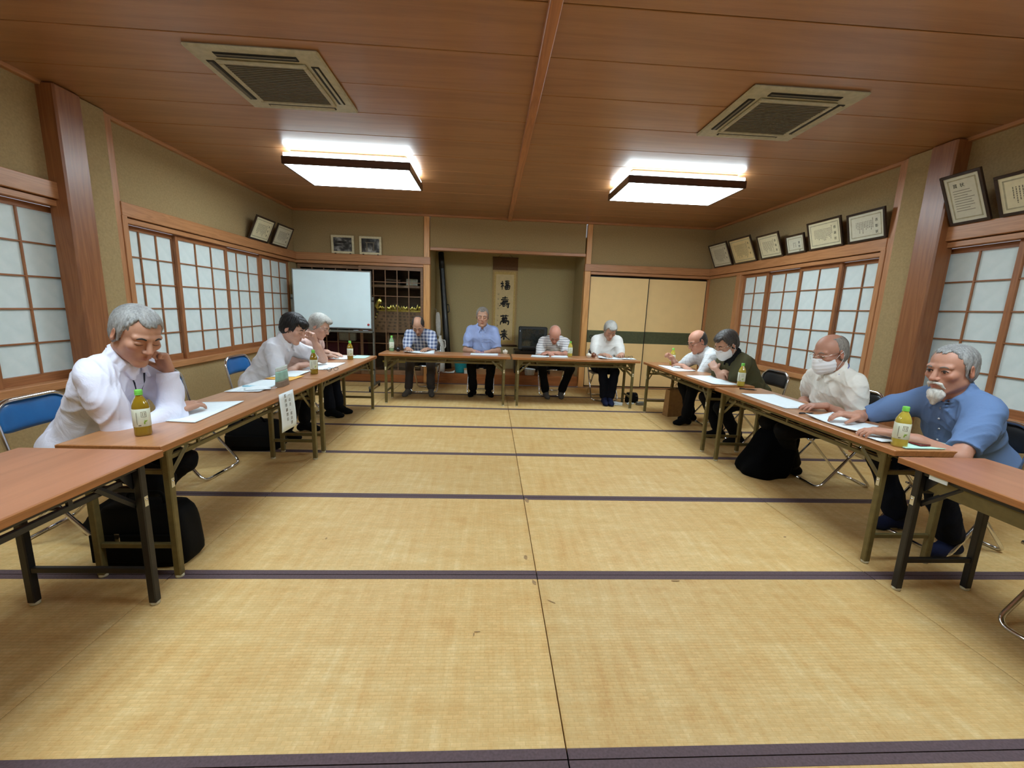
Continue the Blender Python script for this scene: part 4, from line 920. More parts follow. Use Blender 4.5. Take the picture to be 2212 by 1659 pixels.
# ---- long black case leaning in the corner
plain('case_black', srgb(24, 24, 24), .35, var=.1)
t = thing('long_case', 'long slim black case leaning in the left corner of the alcove', 'case', (-1.05, 7.90, ZS), 0)
A = Vector((0, 0, .02)); B = Vector((-.185, .30, 2.17))
b = MB(); b.tube([A, A.lerp(B, .3), A.lerp(B, .85), A.lerp(B, .86), B], [.062, .060, .048, .054, .046], 10, sx=.7); obj('case_body', b, 'case_black', t)
b = MB(); b.tube([A.lerp(B, .86)+Vector((0, -.002, 0)), A.lerp(B, .995)], .052, 10, sx=.75); obj('case_cap', b, 'black_vinyl', t)
m_ = A.lerp(B, .52); d_ = (B-A).normalized(); b = MB(); b.tube(rpoly([m_+d_*.07+Vector((.045, 0, 0)), m_+d_*.07+Vector((.085, -.02, .01)), m_-d_*.07+Vector((.085, -.02, .01)), m_-d_*.07+Vector((.045, 0, 0))], .02), .009, 6); obj('handle', b, 'black_vinyl', t)
b = MB(); b.tube([A.lerp(B, .05)+Vector((.02, -.046, 0)), A.lerp(B, .84)+Vector((.01, -.038, 0))], .004, 5); obj('zip', b, 'aluminium', t)
plain('plastic_white', srgb(206, 204, 196), .45, bump=.4, bscale=26)
t = thing('plastic_bag', 'translucent white plastic bag hanging behind the long black case', 'bag', (-1.25, 7.95, .80), .2)
b = MB(); b.lathe([(.004, 0), (.028, .02), (.045, .12), (.05, .25), (.042, .38), (.028, .44), (.01, .45)], (0, 0, 0), 14); 
b.v = [(v[0]*1.0-.10*(.2-v[2])*-1*.4, v[1]*.4, v[2]) for v in b.v]; obj('bag_body', b, 'plastic_white', t)
b = MB(); b.tube([(-.03, 0, .43), (-.04, .01, .50), (-.095, .03, .52)], .004, 5); obj('bag_loop', b, 'plastic_white', t)
t = thing('plastic_jug', 'white plastic jug on the alcove step behind the checked shirt man', 'jug', (-1.18, 7.68, ZS), 0)
b = MB(); b.lathe([(.07, 0), (.085, .01), (.088, .25), (.08, .48), (.06, .56), (.03, .60), (.024, .63), (.026, .635), (.026, .655), (.01, .66)], (0, 0, 0), 18); obj('jug_body', b, 'plastic_white', t)
b = MB(); b.tube(rpoly([(.05, -.03, .57), (.09, -.05, .58), (.105, -.055, .46), (.075, -.04, .42)], .02), .011, 7); obj('handle', b, 'plastic_white', t)
plain('teal_plastic', srgb(40, 168, 182), .4); plain('dark_cloth', srgb(28, 26, 36), .8, bump=.2, bscale=60)
t = thing('bucket', 'teal plastic bucket on the alcove step under the back left table', 'bucket', (-.80, 7.66, ZS), 0)
b = MB(); b.lathe([(.095, 0), (.10, .004), (.122, .20), (.130, .204), (.130, .215), (.118, .212), (.094, .01)], (0, 0, 0), 24); obj('bucket_body', b, 'teal_plastic', t)
b = MB(); b.tube(arc((0, .19), .125, PI, 2*PI, 14, 'XZ', -.0), .003, 6); o = obj('wire_handle', b, 'chrome', t); 
t = thing('storage_bag', 'dark cloth bag lying beside the teal bucket', 'bag', (-.66, 7.98, ZS), 0)
b = MB(); b.lathe([(.10, 0), (.15, .03), (.16, .12), (.12, .22), (.05, .27), (.01, .275)], (0, 0, 0), 18); obj('bag_body', b, 'dark_cloth', t); b = MB(); b.tube(arc((0, .26), .06, 0, PI, 8, 'XZ'), .008, 6); obj('handle', b, 'dark_cloth', t)
sheet('magazine', 'open white magazine on the alcove step before the teal bucket', [(-1.12, 7.49), (-1.06, 7.60), (-.90, 7.54), (-.92, 7.475)], z=ZS+.001, th=.012, cat='magazine', group=None or 'things on the alcove step', lift=.06, seed=30)
t = thing('carton', 'low beige carton right of the open magazine', 'box', (-.62, 7.53, ZS), .05); b = MB(); b.b2((-.11, -.045, 0), (.11, .045, .085), .003); obj('carton_body', b, 'wht_box', t); b = MB(); b.b2((-.112, -.047, .065), (.112, .047, .088), .002); obj('lid', b, 'cardboard', t)
t = thing('plastic_tub', 'white plastic tub with papers on the step under the television', 'tub', (.46, 7.56, ZS), 0); b = MB(); b.lathe([(.075, 0), (.085, .005), (.098, .10), (.104, .105), (.096, .104), (.07, .012)], (0, 0, 0), 20, True, 4); obj('tub_body', b, 'plastic_white', t)
b = MB(); b.box((-.03, 0, .115), (.20, .12, .012), .002, Matrix.Rotation(.12, 3, 'Y')); obj('papers', b, 'paper', t)
# ================================================================== BAGS AND SMALL THINGS ON THE FLOOR
plain('bag_black', srgb(7, 7, 8), .75, bump=.15, bscale=80, spec=.15); plain('bag_cloth', srgb(6, 7, 10), .95, bump=.25, bscale=40, spec=.08)
t = thing('briefcase', 'black leather briefcase standing under the near left table', 'bag', (-2.02, 2.105, 0), .03)
b = MB(); n = 12
def softbox(b, hx, hy, h, p=5., bulge=.02, n=12, m=10, top=.85):
    vs = []; fs = []
    for j in range(m+1):
        f = j/m; z = h*f; k = 1-(1-top)*f**2; s_ = (1-abs(2*f-1)**8*.12)*k
        for i in range(4*n):
            a = 2*PI*i/(4*n); q = (abs(math.cos(a))**p+abs(math.sin(a))**p)**(-1/p); wob = 1+.012*math.sin(3*a+7*f)
            vs.append((hx*q*math.cos(a)*s_*wob, hy*q*math.sin(a)*(1+bulge*math.sin(PI*f)/hy)*k*wob, z))
    N = 4*n
    for j in range(m):
        for i in range(N): fs.append((j*N+i, j*N+(i+1) % N, (j+1)*N+(i+1) % N, (j+1)*N+i))
    fs += [tuple(range(N))[::-1], tuple(m*N+i for i in range(N))]
    b.add(vs, fs, True); return b
softbox(b, .23, .085, .31, 6, .012); obj('bag_body', b, 'bag_black', t)
b = MB(); n = 0; b.b2((-.205, -.107, .04), (.205, -.098, .19), .004); obj('front_pocket', b, 'bag_black', t)
b = MB(); b.tube(rpoly([(-.09, 0, .30), (-.085, 0, .37), (.085, 0, .37), (.09, 0, .30)], .03), .008, 7); obj('handle', b, 'bag_black', t)
for s in (-1, 1): b = MB(); b.b2((s*.07-.012, -.112, .15), (s*.07+.012, -.105, .20), .002); obj('buckle', b, 'chrome', t)
t = thing('business_bag', 'black business bag lying behind the left table, under the sign', 'bag', (-2.43, 3.88, 0), .02)
b = MB(); softbox(b, .25, .12, .25, 4, .02); obj('bag_body', b, 'bag_black', t); b = MB(); b.tube(rpoly([(-.1, -.02, .24), (-.09, -.06, .31), (.08, -.06, .31), (.1, -.02, .24)], .03), .009, 7); obj('handle', b, 'bag_black', t)
b = MB(); b.b2((-.2, -.150, .05), (.2, -.136, .15), .004); obj('front_pocket', b, 'bag_black', t)
# slumped cloth tote beneath the right table
t = thing('cloth_tote', 'slumped black cloth tote under the right table, before the white polo man', 'bag', (2.165, 3.42, 0), 0)
b = MB(); softbox(b, .20, .15, .40, 3.2, .02, top=.75)
b.v = [(v[0]+.10*(v[2]/.4)**1.5+.012*math.sin(v[1]*30+v[2]*14), v[1]+.02*math.sin(v[0]*22+v[2]*9), v[2]*(1+.10*v[0]/.2)) for v in b.v]; obj('bag_body', b, 'bag_cloth', t)
for q in (-.05, .06): b = MB(); b.tube(rpoly([(-.02+.08, q, .36), (.04, q-.03, .46), (.16, q-.03, .47), (.20, q, .40)], .03), .009, 6, sx=.5); obj('handle', b, 'bag_cloth', t)
plain('kraft', srgb(150, 112, 66), .8, bump=.15, bscale=50)
t = thing('paper_bag', 'brown kraft paper bag standing under the far right table', 'bag', (2.24, 5.45, 0), .2)
b = MB(); b.add([(-.12, -.06, 0), (.12, -.06, 0), (.12, .06, 0), (-.12, .06, 0), (-.11, -.045, .36), (.125, -.05, .38), (.125, .05, .38), (-.11, .045, .36), (0, -.052, .37), (0, .052, .37)], [(0, 3, 2, 1), (0, 1, 5, 8, 4), (2, 3, 7, 9, 6), (1, 2, 6, 5), (3, 0, 4, 7)]); o = obj('bag_body', b, 'kraft', t); fix_normals(o); md = o.modifiers.new('s', 'SOLIDIFY'); md.thickness = .002
for s in (-1, 1): b = MB(); b.tube(rpoly([(-.04, s*.05, .36), (-.04, s*.045, .44), (.05, s*.045, .45), (.05, s*.05, .37)], .02), .004, 5); obj('handle', b, 'kraft', t)
t = thing('pouch', 'black zipped pouch on the mats beside the back right table\'s leg', 'pouch', (1.93, 6.24, 0), .1)
b = MB(); softbox(b, .10, .05, .15, 3.5, .012); obj('pouch_body', b, 'bag_black', t); b = MB(); b.tube([(-.08, -.05, .11), (.08, -.052, .11)], .003, 5); obj('zip', b, 'grey_steel', t)
def glove(label, x, y, rz):
    t = thing('work_glove', label, 'glove', (x, y, 0), rz, 'white work gloves on the floor')
    b = MB(); b.tube([(-.10, 0, .012), (-.05, 0, .014), (0, .003, .016), (.045, .002, .013)], [.034, .034, .040, .036], 10, sx=.35); obj('palm', b, 'paper', t)
    for k in range(4): b = MB(); y_ = -.027+.018*k; b.tube([(.03, y_, .012), (.075, y_*1.3, .014), (.105-.008*abs(k-1.5), y_*1.5, .008)], [.009, .0085, .007], 7); obj('finger', b, 'paper', t)
    b = MB(); b.tube([(-.03, .03, .012), (.01, .055, .014), (.035, .06, .009)], [.010, .009, .007], 7); obj('thumb', b, 'paper', t)
glove('white work glove left of the back right table\'s leg', 1.62, 6.03, 2.8); glove('white work glove between the table legs, before the black pouch', 1.86, 6.06, 1.2)
t = thing('spectacle_case', 'grey rounded spectacle case on the mats at the far right table\'s leg', 'case', (2.02, 6.06, 0), .05)
b = MB(); softbox(b, .085, .03, .035, 3, .004); obj('case_bottom', b, 'grey_plastic', t); b = MB(); softbox(b, .084, .029, .018, 3, .002, top=.7); b.v = [(v[0], v[1], v[2]+.035) for v in b.v]; obj('case_lid', b, 'grey_steel', t)
# ================================================================== PEOPLE: smooth implicit bodies meshed into one surface each
import openvdb as vdb
V3 = lambda *a: np.array(a, np.float64)
def nrm(v): v = np.asarray(v, float); return v/(np.linalg.norm(v)+1e-12)
class Imp:
    def __init__(s): s.p = []
    def rc(s, a, b, ra, rb, k=.012, flat=None, clip=None, op='u'):
        s.p.append(('rc', op, k, np.asarray(a, float), np.asarray(b, float), ra, rb, flat, clip)); return s
    def el(s, c, R, r, k=.012, op='u'):
        s.p.append(('el', op, k, np.asarray(c, float), np.asarray(R, float), np.asarray(r, float))); return s
    def bx(s, c, R, h, rd, k=.012, op='u'):
        s.p.append(('bx', op, k, np.asarray(c, float), np.asarray(R, float), np.asarray(h, float), rd)); return s
    def fn(s, f, k=.004):
        s.p.append(('fn', 'i', k, f)); return s
    def pl(s, n, c, k=.004):
        s.p.append(('pl', 'i', k, nrm(n), c)); return s
    @staticmethod
    def dist(q, P):
        t = q[0]
        if t == 'rc':
            a, b, ra, rb, flat, clip = q[3:9]; X = P-a; ab = b-a
            if flat is not None:
                n, f = flat; n = nrm(n); g = 1/f-1.0
                X = X+np.outer(X@n, n)*g; ab = ab+n*(ab@n)*g
            L2 = ab@ab+1e-12; h = np.clip(X@ab/L2, 0, 1); d = np.sqrt(((X-h[:, None]*ab)**2).sum(1))-(ra+(rb-ra)*h)
            if flat is not None: d = d*min(1., f)
            if clip is not None: d = np.maximum(d, (P-clip[0])@clip[1])
            return d
        if t == 'el':
            c, R, r = q[3:6]; X = (P-c)@R.T; k0 = np.sqrt(((X/r)**2).sum(1)); k1 = np.sqrt(((X/(r*r))**2).sum(1))+1e-9
            return np.where(k0 < .3, (k0-1)*r.min(), k0*(k0-1)/k1)
        if t == 'bx':
            c, R, h, rd = q[3:7]; X = np.abs((P-c)@R.T)-(h-rd)
            return np.sqrt((np.maximum(X, 0)**2).sum(1))+np.minimum(X.max(1), 0)-rd
        if t == 'fn': return q[3](P)
        return P@q[3]-q[4]
    @staticmethod
    def comb(d, x, op, k):
        if op == 'u':
            h = np.maximum(k-np.abs(d-x), 0)/k; return np.minimum(d, x)-h*h*k*.25
        if op == 's': x = -x
        h = np.maximum(k-np.abs(d-x), 0)/k; return np.maximum(d, x)+h*h*k*.25
    def ev(s, P, disp=None):
        P = np.atleast_2d(np.asarray(P, float)); d = np.full(len(P), 1e3)
        for q in s.p: d = s.comb(d, s.dist(q, P), q[1], q[2])
        if disp is not None: d = d+disp(P)
        return d
    def trace(s, o, dr, n=60):
        # first hit from points o along dr
        o = np.atleast_2d(np.asarray(o, float)).copy(); dr = nrm(dr)
        for _ in range(n): o += dr*np.clip(s.ev(o), -.01, .03)[:, None]*.8
        return o
    def bounds(s):
        lo = np.full(3, 1e9); hi = -lo
        for q in s.p:
            if q[1] != 'u': continue
            if q[0] == 'rc': m = max(q[5], q[6]); c = np.stack([q[3]-m, q[4]-m, q[3]+m, q[4]+m])
            else: m = np.abs(q[5] if q[0] == 'el' else q[5]).max()*(1 if q[0] == 'el' else 1.75); c = np.stack([q[3]-m, q[3]+m])
            lo = np.minimum(lo, c.min(0)); hi = np.maximum(hi, c.max(0))
        return lo-.02, hi+.02
    def mesh(s, h, disp=None, damp=0.):
        lo, hi = s.bounds(); B = 8; nb = np.ceil((hi-lo)/(h*B)).astype(int)
        ci = np.stack(np.meshgrid(*[np.arange(n) for n in nb], indexing='ij'), -1).reshape(-1, 3)
        C = lo+(ci+.5)*h*B-.5*h; Rb = h*B*.5*1.7321
        D = [s.dist(q, C) for q in s.p]; d = np.full(len(C), 1e3)
        for q, x in zip(s.p, D): d = s.comb(d, x, q[1], q[2])
        m = np.full(len(C), 1e3)
        for q, x in zip(s.p, D):
            if q[1] == 'u': m = np.minimum(m, x)
        act = np.where(np.abs(d) < Rb*1.35+.012+damp)[0]
        off = np.stack(np.meshgrid(*[np.arange(B)]*3, indexing='ij'), -1).reshape(-1, 3)*h
        base = lo+ci[act]*h*B; na = len(act)
        val = np.full((na, B**3), 1e3)
        for q, x in zip(s.p, D):
            if q[1] == 'u': sel = np.where(x[act] < m[act]+2*Rb+q[2]+.004)[0]
            elif q[1] == 's': sel = np.where(x[act] < Rb+q[2]+.004)[0]
            else: sel = np.where(x[act] > -Rb-.03)[0]
            if not len(sel): continue
            P = (base[sel][:, None, :]+off[None]).reshape(-1, 3)
            val[sel] = s.comb(val[sel].ravel(), s.dist(q, P), q[1], q[2]).reshape(len(sel), -1)
        if disp is not None:
            P = (base[:, None, :]+off[None]).reshape(-1, 3); val = val+disp(P).reshape(na, -1)
        G = np.where(d < 0, -3*h, 3*h).astype(np.float32).reshape(*nb, 1, 1, 1)*np.ones((1, 1, 1, B, B, B), np.float32)
        a3 = ci[act]; G[a3[:, 0], a3[:, 1], a3[:, 2]] = np.clip(val, -3*h, 3*h).astype(np.float32).reshape(na, B, B, B)
        G = np.ascontiguousarray(G.transpose(0, 3, 1, 4, 2, 5).reshape(nb[0]*B, nb[1]*B, nb[2]*B))
        g = vdb.FloatGrid(3*h); g.copyFromArray(G); pts, quads = g.convertToQuads(0.0)
        return lo+pts.astype(float)*h, quads[:, ::-1]
def mesh_obj(name, V, F, m, parent, org, colors=None):
    me = bpy.data.meshes.new(name); V = V-org
    me.vertices.add(len(V)); me.vertices.foreach_set('co', V.astype(np.float32).ravel())
    me.loops.add(len(F)*4); me.polygons.add(len(F)); me.loops.foreach_set('vertex_index', F.astype(np.int32).ravel())
    me.polygons.foreach_set('loop_start', np.arange(0, len(F)*4, 4, dtype=np.int32)); me.polygons.foreach_set('loop_total', np.full(len(F), 4, np.int32))
    me.update(calc_edges=True); me.validate()
    me.polygons.foreach_set('use_smooth', np.ones(len(me.polygons), bool))
    if colors is not None:
        at = me.color_attributes.new('Col', 'FLOAT_COLOR', 'POINT'); at.data.foreach_set('color', np.c_[colors, np.ones(len(colors))].astype(np.float32).ravel())
    me.materials.append(M[m] if isinstance(m, str) else m)
    o = bpy.data.objects.new(name, me); COL.objects.link(o); o.parent = parent; return o
def vcol_mat(name, rough, sss=0., bumpsc=0., bump=0., stretch=(1, 1, 1), spec=.4):
    nt = NT(name); a = nt.n('ShaderNodeAttribute', attribute_name='Col'); v = nt.coord(stretch)
    no = nt.n('ShaderNodeTexNoise', Scale=55.0, Detail=3.0); nt.l(v, no.inputs['Vector'])
    mr = nt.n('ShaderNodeMapRange'); nt.l(no.outputs[0], mr.inputs[0]); mr.inputs[3].default_value = .90; mr.inputs[4].default_value = 1.10
    hs = nt.n('ShaderNodeHueSaturation'); nt.l(a.outputs['Color'], hs.inputs['Color']); nt.l(mr.outputs[0], hs.inputs['Value']); setc(nt, hs.outputs[0])
    nt.b.inputs['Roughness'].default_value = rough; nt.b.inputs['Specular IOR Level'].default_value = spec
    if sss: nt.b.inputs['Subsurface Weight'].default_value = sss; nt.b.inputs['Subsurface Radius'].default_value = (.012, .005, .003); nt.b.inputs['Subsurface Scale'].default_value = .5
    if bump: n2 = nt.n('ShaderNodeTexNoise', Scale=bumpsc, Detail=3.0); nt.l(v, n2.inputs['Vector']); nt.bump(n2.outputs[0], bump, .002)
    M[name] = nt.m
vcol_mat('skin', .5, .08, 220., .12)
def hair_mat(name, c1, c2):
    nt = NT(name); v = nt.coord((1, 1, .35)); n = nt.n('ShaderNodeTexNoise', Scale=130.0, Detail=3.0, Distortion=.5); nt.l(v, n.inputs['Vector'])
    n3 = nt.n('ShaderNodeTexNoise', Scale=14.0, Detail=2.0); nt.l(v, n3.inputs['Vector'])
    ad = nt.n('ShaderNodeMath', operation='MULTIPLY_ADD'); ad.inputs[1].default_value = .5; nt.l(n3.outputs[0], ad.inputs[0])
    m2 = nt.n('ShaderNodeMath', operation='MULTIPLY'); m2.inputs[1].default_value = .5; nt.l(n.outputs[0], m2.inputs[0]); nt.l(m2.outputs[0], ad.inputs[2])
    setc(nt, nt.ramp(ad.outputs[0], [(.36, c1), (.62, c2)])); nt.b.inputs['Roughness'].default_value = .5; nt.b.inputs['Specular IOR Level'].default_value = .35
    nt.bump(n.outputs[0], .7, .004); M[name] = nt.m
hair_mat('hair_grey', srgb(108, 108, 108), srgb(160, 160, 158)); hair_mat('hair_black', srgb(14, 13, 14), srgb(34, 31, 32)); hair_mat('hair_silver', srgb(140, 138, 132), srgb(184, 182, 176))
hair_mat('hair_dark', srgb(38, 34, 32), srgb(80, 74, 70)); hair_mat('hair_white', srgb(186, 184, 176), srgb(224, 222, 214)); hair_mat('hair_salt', srgb(96, 90, 84), srgb(150, 144, 136))
def cloth(name, col, rough=.85, pattern=None, c2=None, per=.03, w_=.3, bump=.35):
    nt = NT(name); v = nt.coord(); base = col
    if pattern:
        sx = nt.n('ShaderNodeSeparateXYZ'); nt.l(v, sx.inputs[0]); outs = []
        for ax in pattern:
            m1 = nt.n('ShaderNodeMath', operation='DIVIDE'); nt.l(sx.outputs['XYZ'.index(ax)], m1.inputs[0]); m1.inputs[1].default_value = per
            m2 = nt.n('ShaderNodeMath', operation='FRACT'); nt.l(m1.outputs[0], m2.inputs[0])
            m3 = nt.n('ShaderNodeMath', operation='LESS_THAN'); nt.l(m2.outputs[0], m3.inputs[0]); m3.inputs[1].default_value = w_; outs.append(m3.outputs[0])
        f = outs[0]
        if len(outs) > 1:
            a = nt.n('ShaderNodeMath', operation='ADD'); nt.l(outs[0], a.inputs[0]); nt.l(outs[1], a.inputs[1]); a2 = nt.n('ShaderNodeMath', operation='MULTIPLY'); nt.l(a.outputs[0], a2.inputs[0]); a2.inputs[1].default_value = .5; f = a2.outputs[0]
        base = nt.mix(f, col, c2)
    setc(nt, base); nt.b.inputs['Roughness'].default_value = rough; nt.b.inputs['Specular IOR Level'].default_value = .15; nt.b.inputs['Sheen Weight'].default_value = .0
    n1 = nt.n('ShaderNodeTexNoise', Scale=7.0, Detail=3.0, Distortion=2.2); nt.l(v, n1.inputs['Vector']); nt.bump(n1.outputs[0], bump, .016)
    M[name] = nt.m
cloth('shirt_white_blue', srgb(226, 228, 246)); cloth('shirt_white', srgb(228, 231, 240)); cloth('shirt_pink', srgb(218, 188, 180)); cloth('shirt_blue', srgb(158, 176, 222)); cloth('shirt_ivory', srgb(232, 232, 228))
cloth('shirt_plaid', srgb(206, 212, 226), pattern='XZ', c2=srgb(84, 98, 136), per=.052, w_=.52); cloth('shirt_stripe', srgb(222, 222, 222), pattern='Z', c2=srgb(120, 122, 132), per=.034, w_=.20)
cloth('shirt_grid', srgb(218, 222, 224), pattern='YZ', c2=srgb(176, 178, 178), per=.045, w_=.14); cloth('shirt_olive', srgb(82, 80, 56)); cloth('polo_white', srgb(228, 225, 216)); cloth('shirt_chambray', srgb(104, 130, 172), bump=.3)
cloth('trousers_black', srgb(11, 11, 13)); cloth('trousers_grey', srgb(62, 58, 58)); cloth('trousers_navy', srgb(14, 17, 27)); cloth('sock_grey', srgb(92, 90, 88)); cloth('sock_black', srgb(11, 11, 13)); cloth('sock_navy', srgb(26, 32, 58)); cloth('collar_black', srgb(22, 22, 24)); cloth('mask_white', srgb(226, 226, 228), bump=.05)
plain('glasses_metal', (.5, .48, .44, 1), .25, 1.0); plain('glasses_dark', srgb(40, 34, 32), .3); plain('eye_white', srgb(206, 198, 190), .2); plain('eye_iris', srgb(30, 20, 16), .1); plain('brow_dark', srgb(40, 34, 32), .8); plain('brow_grey', srgb(120, 112, 106), .8); plain('button', srgb(220, 220, 222), .3); plain('lanyard', srgb(28, 32, 52), .6); plain('watch_metal', (.35, .35, .36, 1), .3, .9)
def ik(a, t, l1, l2, hint):
    d = t-a; L = np.linalg.norm(d); L = min(L, (l1+l2)*.995); u = nrm(d); t = a+u*L
    x = (l1*l1-l2*l2+L*L)/(2*L); y = math.sqrt(max(l1*l1-x*x, 0)); h = hint-a; h = h-u*(h@u); h = nrm(h)
    return a+u*x+h*y, t
def wrinkle(seed, amp):
    r = np.random.RandomState(seed); K = [(r.normal(size=3)*np.array([26, 26, 17]), r.normal(size=3)*12, r.rand()*6) for _ in range(3)]; K2 = [(r.normal(size=3)*np.array([34, 34, 24]), r.normal(size=3)*9, r.rand()*6) for _ in range(3)]
    def f(P):
        v = np.zeros(len(P))
        for a, b, p in K: v += .45*np.sin(P@a+p+1.8*np.sin(P@b))
        for a, b, p in K2: v -= (1-np.abs(np.sin(P@a*.5+p+2.2*np.sin(P@b+p))))**2.5*1.1
        return amp*(v+.6)
    return f
def person(label, base, head, heading, group=None, s=1.05, hyaw=0., pitch=-20., roll=0., h=.006, skin=(192, 144, 114), hair='short', hairmat='hair_grey', shirt='shirt_white', sleeve='short', trousers='trousers_black', sock='sock_black',
           arms=None, feet=None, seat=.46, belly=.12, mask=False, glasses=None, beard=False, eyes='down', brow='brow_dark', collar=True, collarmat=None, tucked=True, seed=1, lean_fix=0., collar_line=False, buttons=False, shoulder=.178, hands='relaxed', width=1.0):
    root = thing('person', label, 'person', (base[0], base[1], 0), 0, group); org = V3(base[0], base[1], 0)
    hd = math.radians(heading); F = V3(math.cos(hd), math.sin(hd), 0); L = V3(-math.sin(hd), math.cos(hd), 0); U = V3(0, 0, 1)
    H = np.asarray(head, float)
    # --- head frame
    ya = math.radians(hyaw); pa = math.radians(pitch); ra = math.radians(roll)
    f0 = F*math.cos(ya)+L*math.sin(ya); l0 = np.cross(U, f0); hf = f0*math.cos(pa)+U*math.sin(pa); u0 = np.cross(hf, l0)
    hl = l0*math.cos(ra)+u0*math.sin(ra); hu = np.cross(hf, hl); hs = s*1.06
    HP = lambda f, l, u: H+hs*(hf*f+hl*l+hu*u); HR = np.stack([hf, hl, hu])
    # --- trunk frame
    P0 = V3(base[0], base[1], seat+.07); Nk = H-hu*.125*hs-hf*.03*hs; ax = nrm(Nk-P0+F*lean_fix); sp = np.clip(np.linalg.norm(Nk-P0)-.02, .42, .62); N = P0+ax*sp
    cf = nrm(F-ax*(F@ax)); TR = np.stack([cf, L, ax]); TP = lambda t, f=0., l=0.: P0+ax*sp*t+cf*f+L*l
    b = s*width
    def trunk(I, g, hips=True):
        I.el(TP(.72, -.005), TR, np.array([.105*b+g, .158*b+g, .17*s+g]), .03)
        I.el(TP(.38, (belly-.10)*.6), TR, np.array([belly*b+g, .148*b+g, .16*s+g]), .05)
        for sg in (1, -1):
            I.rc(TP(.86, -.01, sg*.10*s), TP(.885, 0, sg*(shoulder-.016)*s), .056*s+g, .048*s+g, .05)
            I.rc(TP(1.0, -.012, sg*.03), TP(.905, -.008, sg*.135*s), .040*s+g, .046*s+g, .04)
        if hips:
            I.rc(P0+L*.075*s+U*.02, P0-L*.075*s+U*.02, .112*b+g, .112*b+g, .05)
    # --- arms (right = -L, left = +L)
    J = {}
    for side, sg in (('r', -1), ('l', 1)):
        a = arms[side]; sh = TP(.875, a.get('fwd', .02), sg*shoulder*s); W = np.asarray(a['w'], float)
        hint = np.asarray(a['e'], float); E, W = ik(sh, W, .285*s, .255*s, hint)
        J[side] = (sh, E, W, nrm(a['d']), a.get('n', (0, 0, -1)), a.get('curl', .35), a.get('spread', 1.))
    # ================= body skin
    I = Imp(); trunk(I, -.014)
    I.rc(HP(-.018, 0, -.05), N+ax*.01, .056*s, .062*s, .02)
    I.rc(HP(-.02, 0, -.03), N-ax*.02-cf*.02, .05*s, .058*s, .02)
    I.el(HP(-.012, 0, .035), HR, hs*V3(.098, .077, .086), .01)
    I.el(HP(.018, 0, -.035), HR, hs*V3(.072, .064, .082), .02)
    I.rc(HP(-.005, .048, -.062), HP(.066, .012, -.104), .020*hs, .020*hs, .022); I.rc(HP(-.005, -.048, -.062), HP(.066, -.012, -.104), .020*hs, .020*hs, .022)
    for sg in (1, -1):
        I.el(HP(.060, sg*.043, -.020), HR, hs*V3(.024, .022, .020), .022)
        I.rc(HP(.082, sg*.012, .026), HP(.070, sg*.046, .024), .012*hs, .011*hs, .014)
    I.el(HP(.070, 0, -.064), HR, hs*V3(.027, .033, .030), .016)
    for sg in (1, -1):
        I.el(HP(.100, sg*.033, .003), HR, hs*V3(.016, .019, .013), .012, 's')
        I.el(HP(.0735, sg*.033, .002), HR, hs*V3(.0145, .018, .0125), .003)
        if eyes != 'open':
            I.el(HP(.0775, sg*.033, .0035), HR, hs*V3(.0125, .0165, .0085), .002)
    I.rc(HP(.086, 0, .014), HP(.1085, 0, -.030), .0085*hs, .0125*hs, .010); I.el(HP(.112, 0, -.031), HR, hs*V3(.010, .0105, .009), .006)
    for sg in (1, -1):
        I.el(HP(.098, sg*.0135, -.034), HR, hs*V3(.011, .0075, .008), .005); I.el(HP(.104, sg*.0075, -.0415), HR, hs*V3(.004, .0035, .003), .003, 's')
        I.rc(HP(.0965, 0, -.0605), HP(.084, sg*.022, -.0655), .0062*hs, .0030*hs, .004); I.rc(HP(.0955, 0, -.0715), HP(.083, sg*.020, -.0675), .0070*hs, .0032*hs, .004)
        I.rc(HP(.097, sg*.021, -.040), HP(.082, sg*.034, -.070), .0022*hs, .0018*hs, .004, op='s')
    I.rc(HP(.099, -.017, -.0663), HP(.099, .017, -.0663), .0016*hs, .0016*hs, .003, op='s')
    I.el(HP(.074, 0, -.108), HR, hs*V3(.018, .022, .017), .014)
    for sg in (1, -1):
        er = np.stack([nrm(hf*.94+hl*sg*.34-hu*.12), nrm(hl*sg-hf*.34*sg*sg), hu]); er[1] = nrm(np.cross(er[2], er[0])); er[2] = np.cross(er[0], er[1])
        I.el(HP(-.010, sg*.081, -.004), er, hs*V3(.0195, .0060, .0335), .006); I.el(HP(-.012, sg*.077, -.022), er, hs*V3(.011, .008, .014), .008)
        I.el(HP(-.004, sg*.088, .000), er, hs*V3(.0105, .0055, .019), .004, 's')
    for side, sg in (('r', -1), ('l', 1)):
        sh, E, W, d, n, curl, spread = J[side]; d = nrm(d); n = np.asarray(n, float); n = nrm(n-d*(n@d)); th = np.cross(d, n)*(-sg)
        I.rc(sh, E, .047*s, .040*s, .02); I.rc(E, W-(W-E)*.35, .041*s, .038*s, .02); I.rc(W-(W-E)*.35, W, .037*s, .0265*s, .02, flat=(n, .85))
        q = s
        I.bx(W+d*.050*q, np.stack([d, th, n]), q*V3(.050, .040, .0155), .015*q, .016); I.rc(W+d*.028*q+th*.018*q+n*.006, W+d*.06*q+th*.026*q+n*.008, .017*q, .014*q, .012)
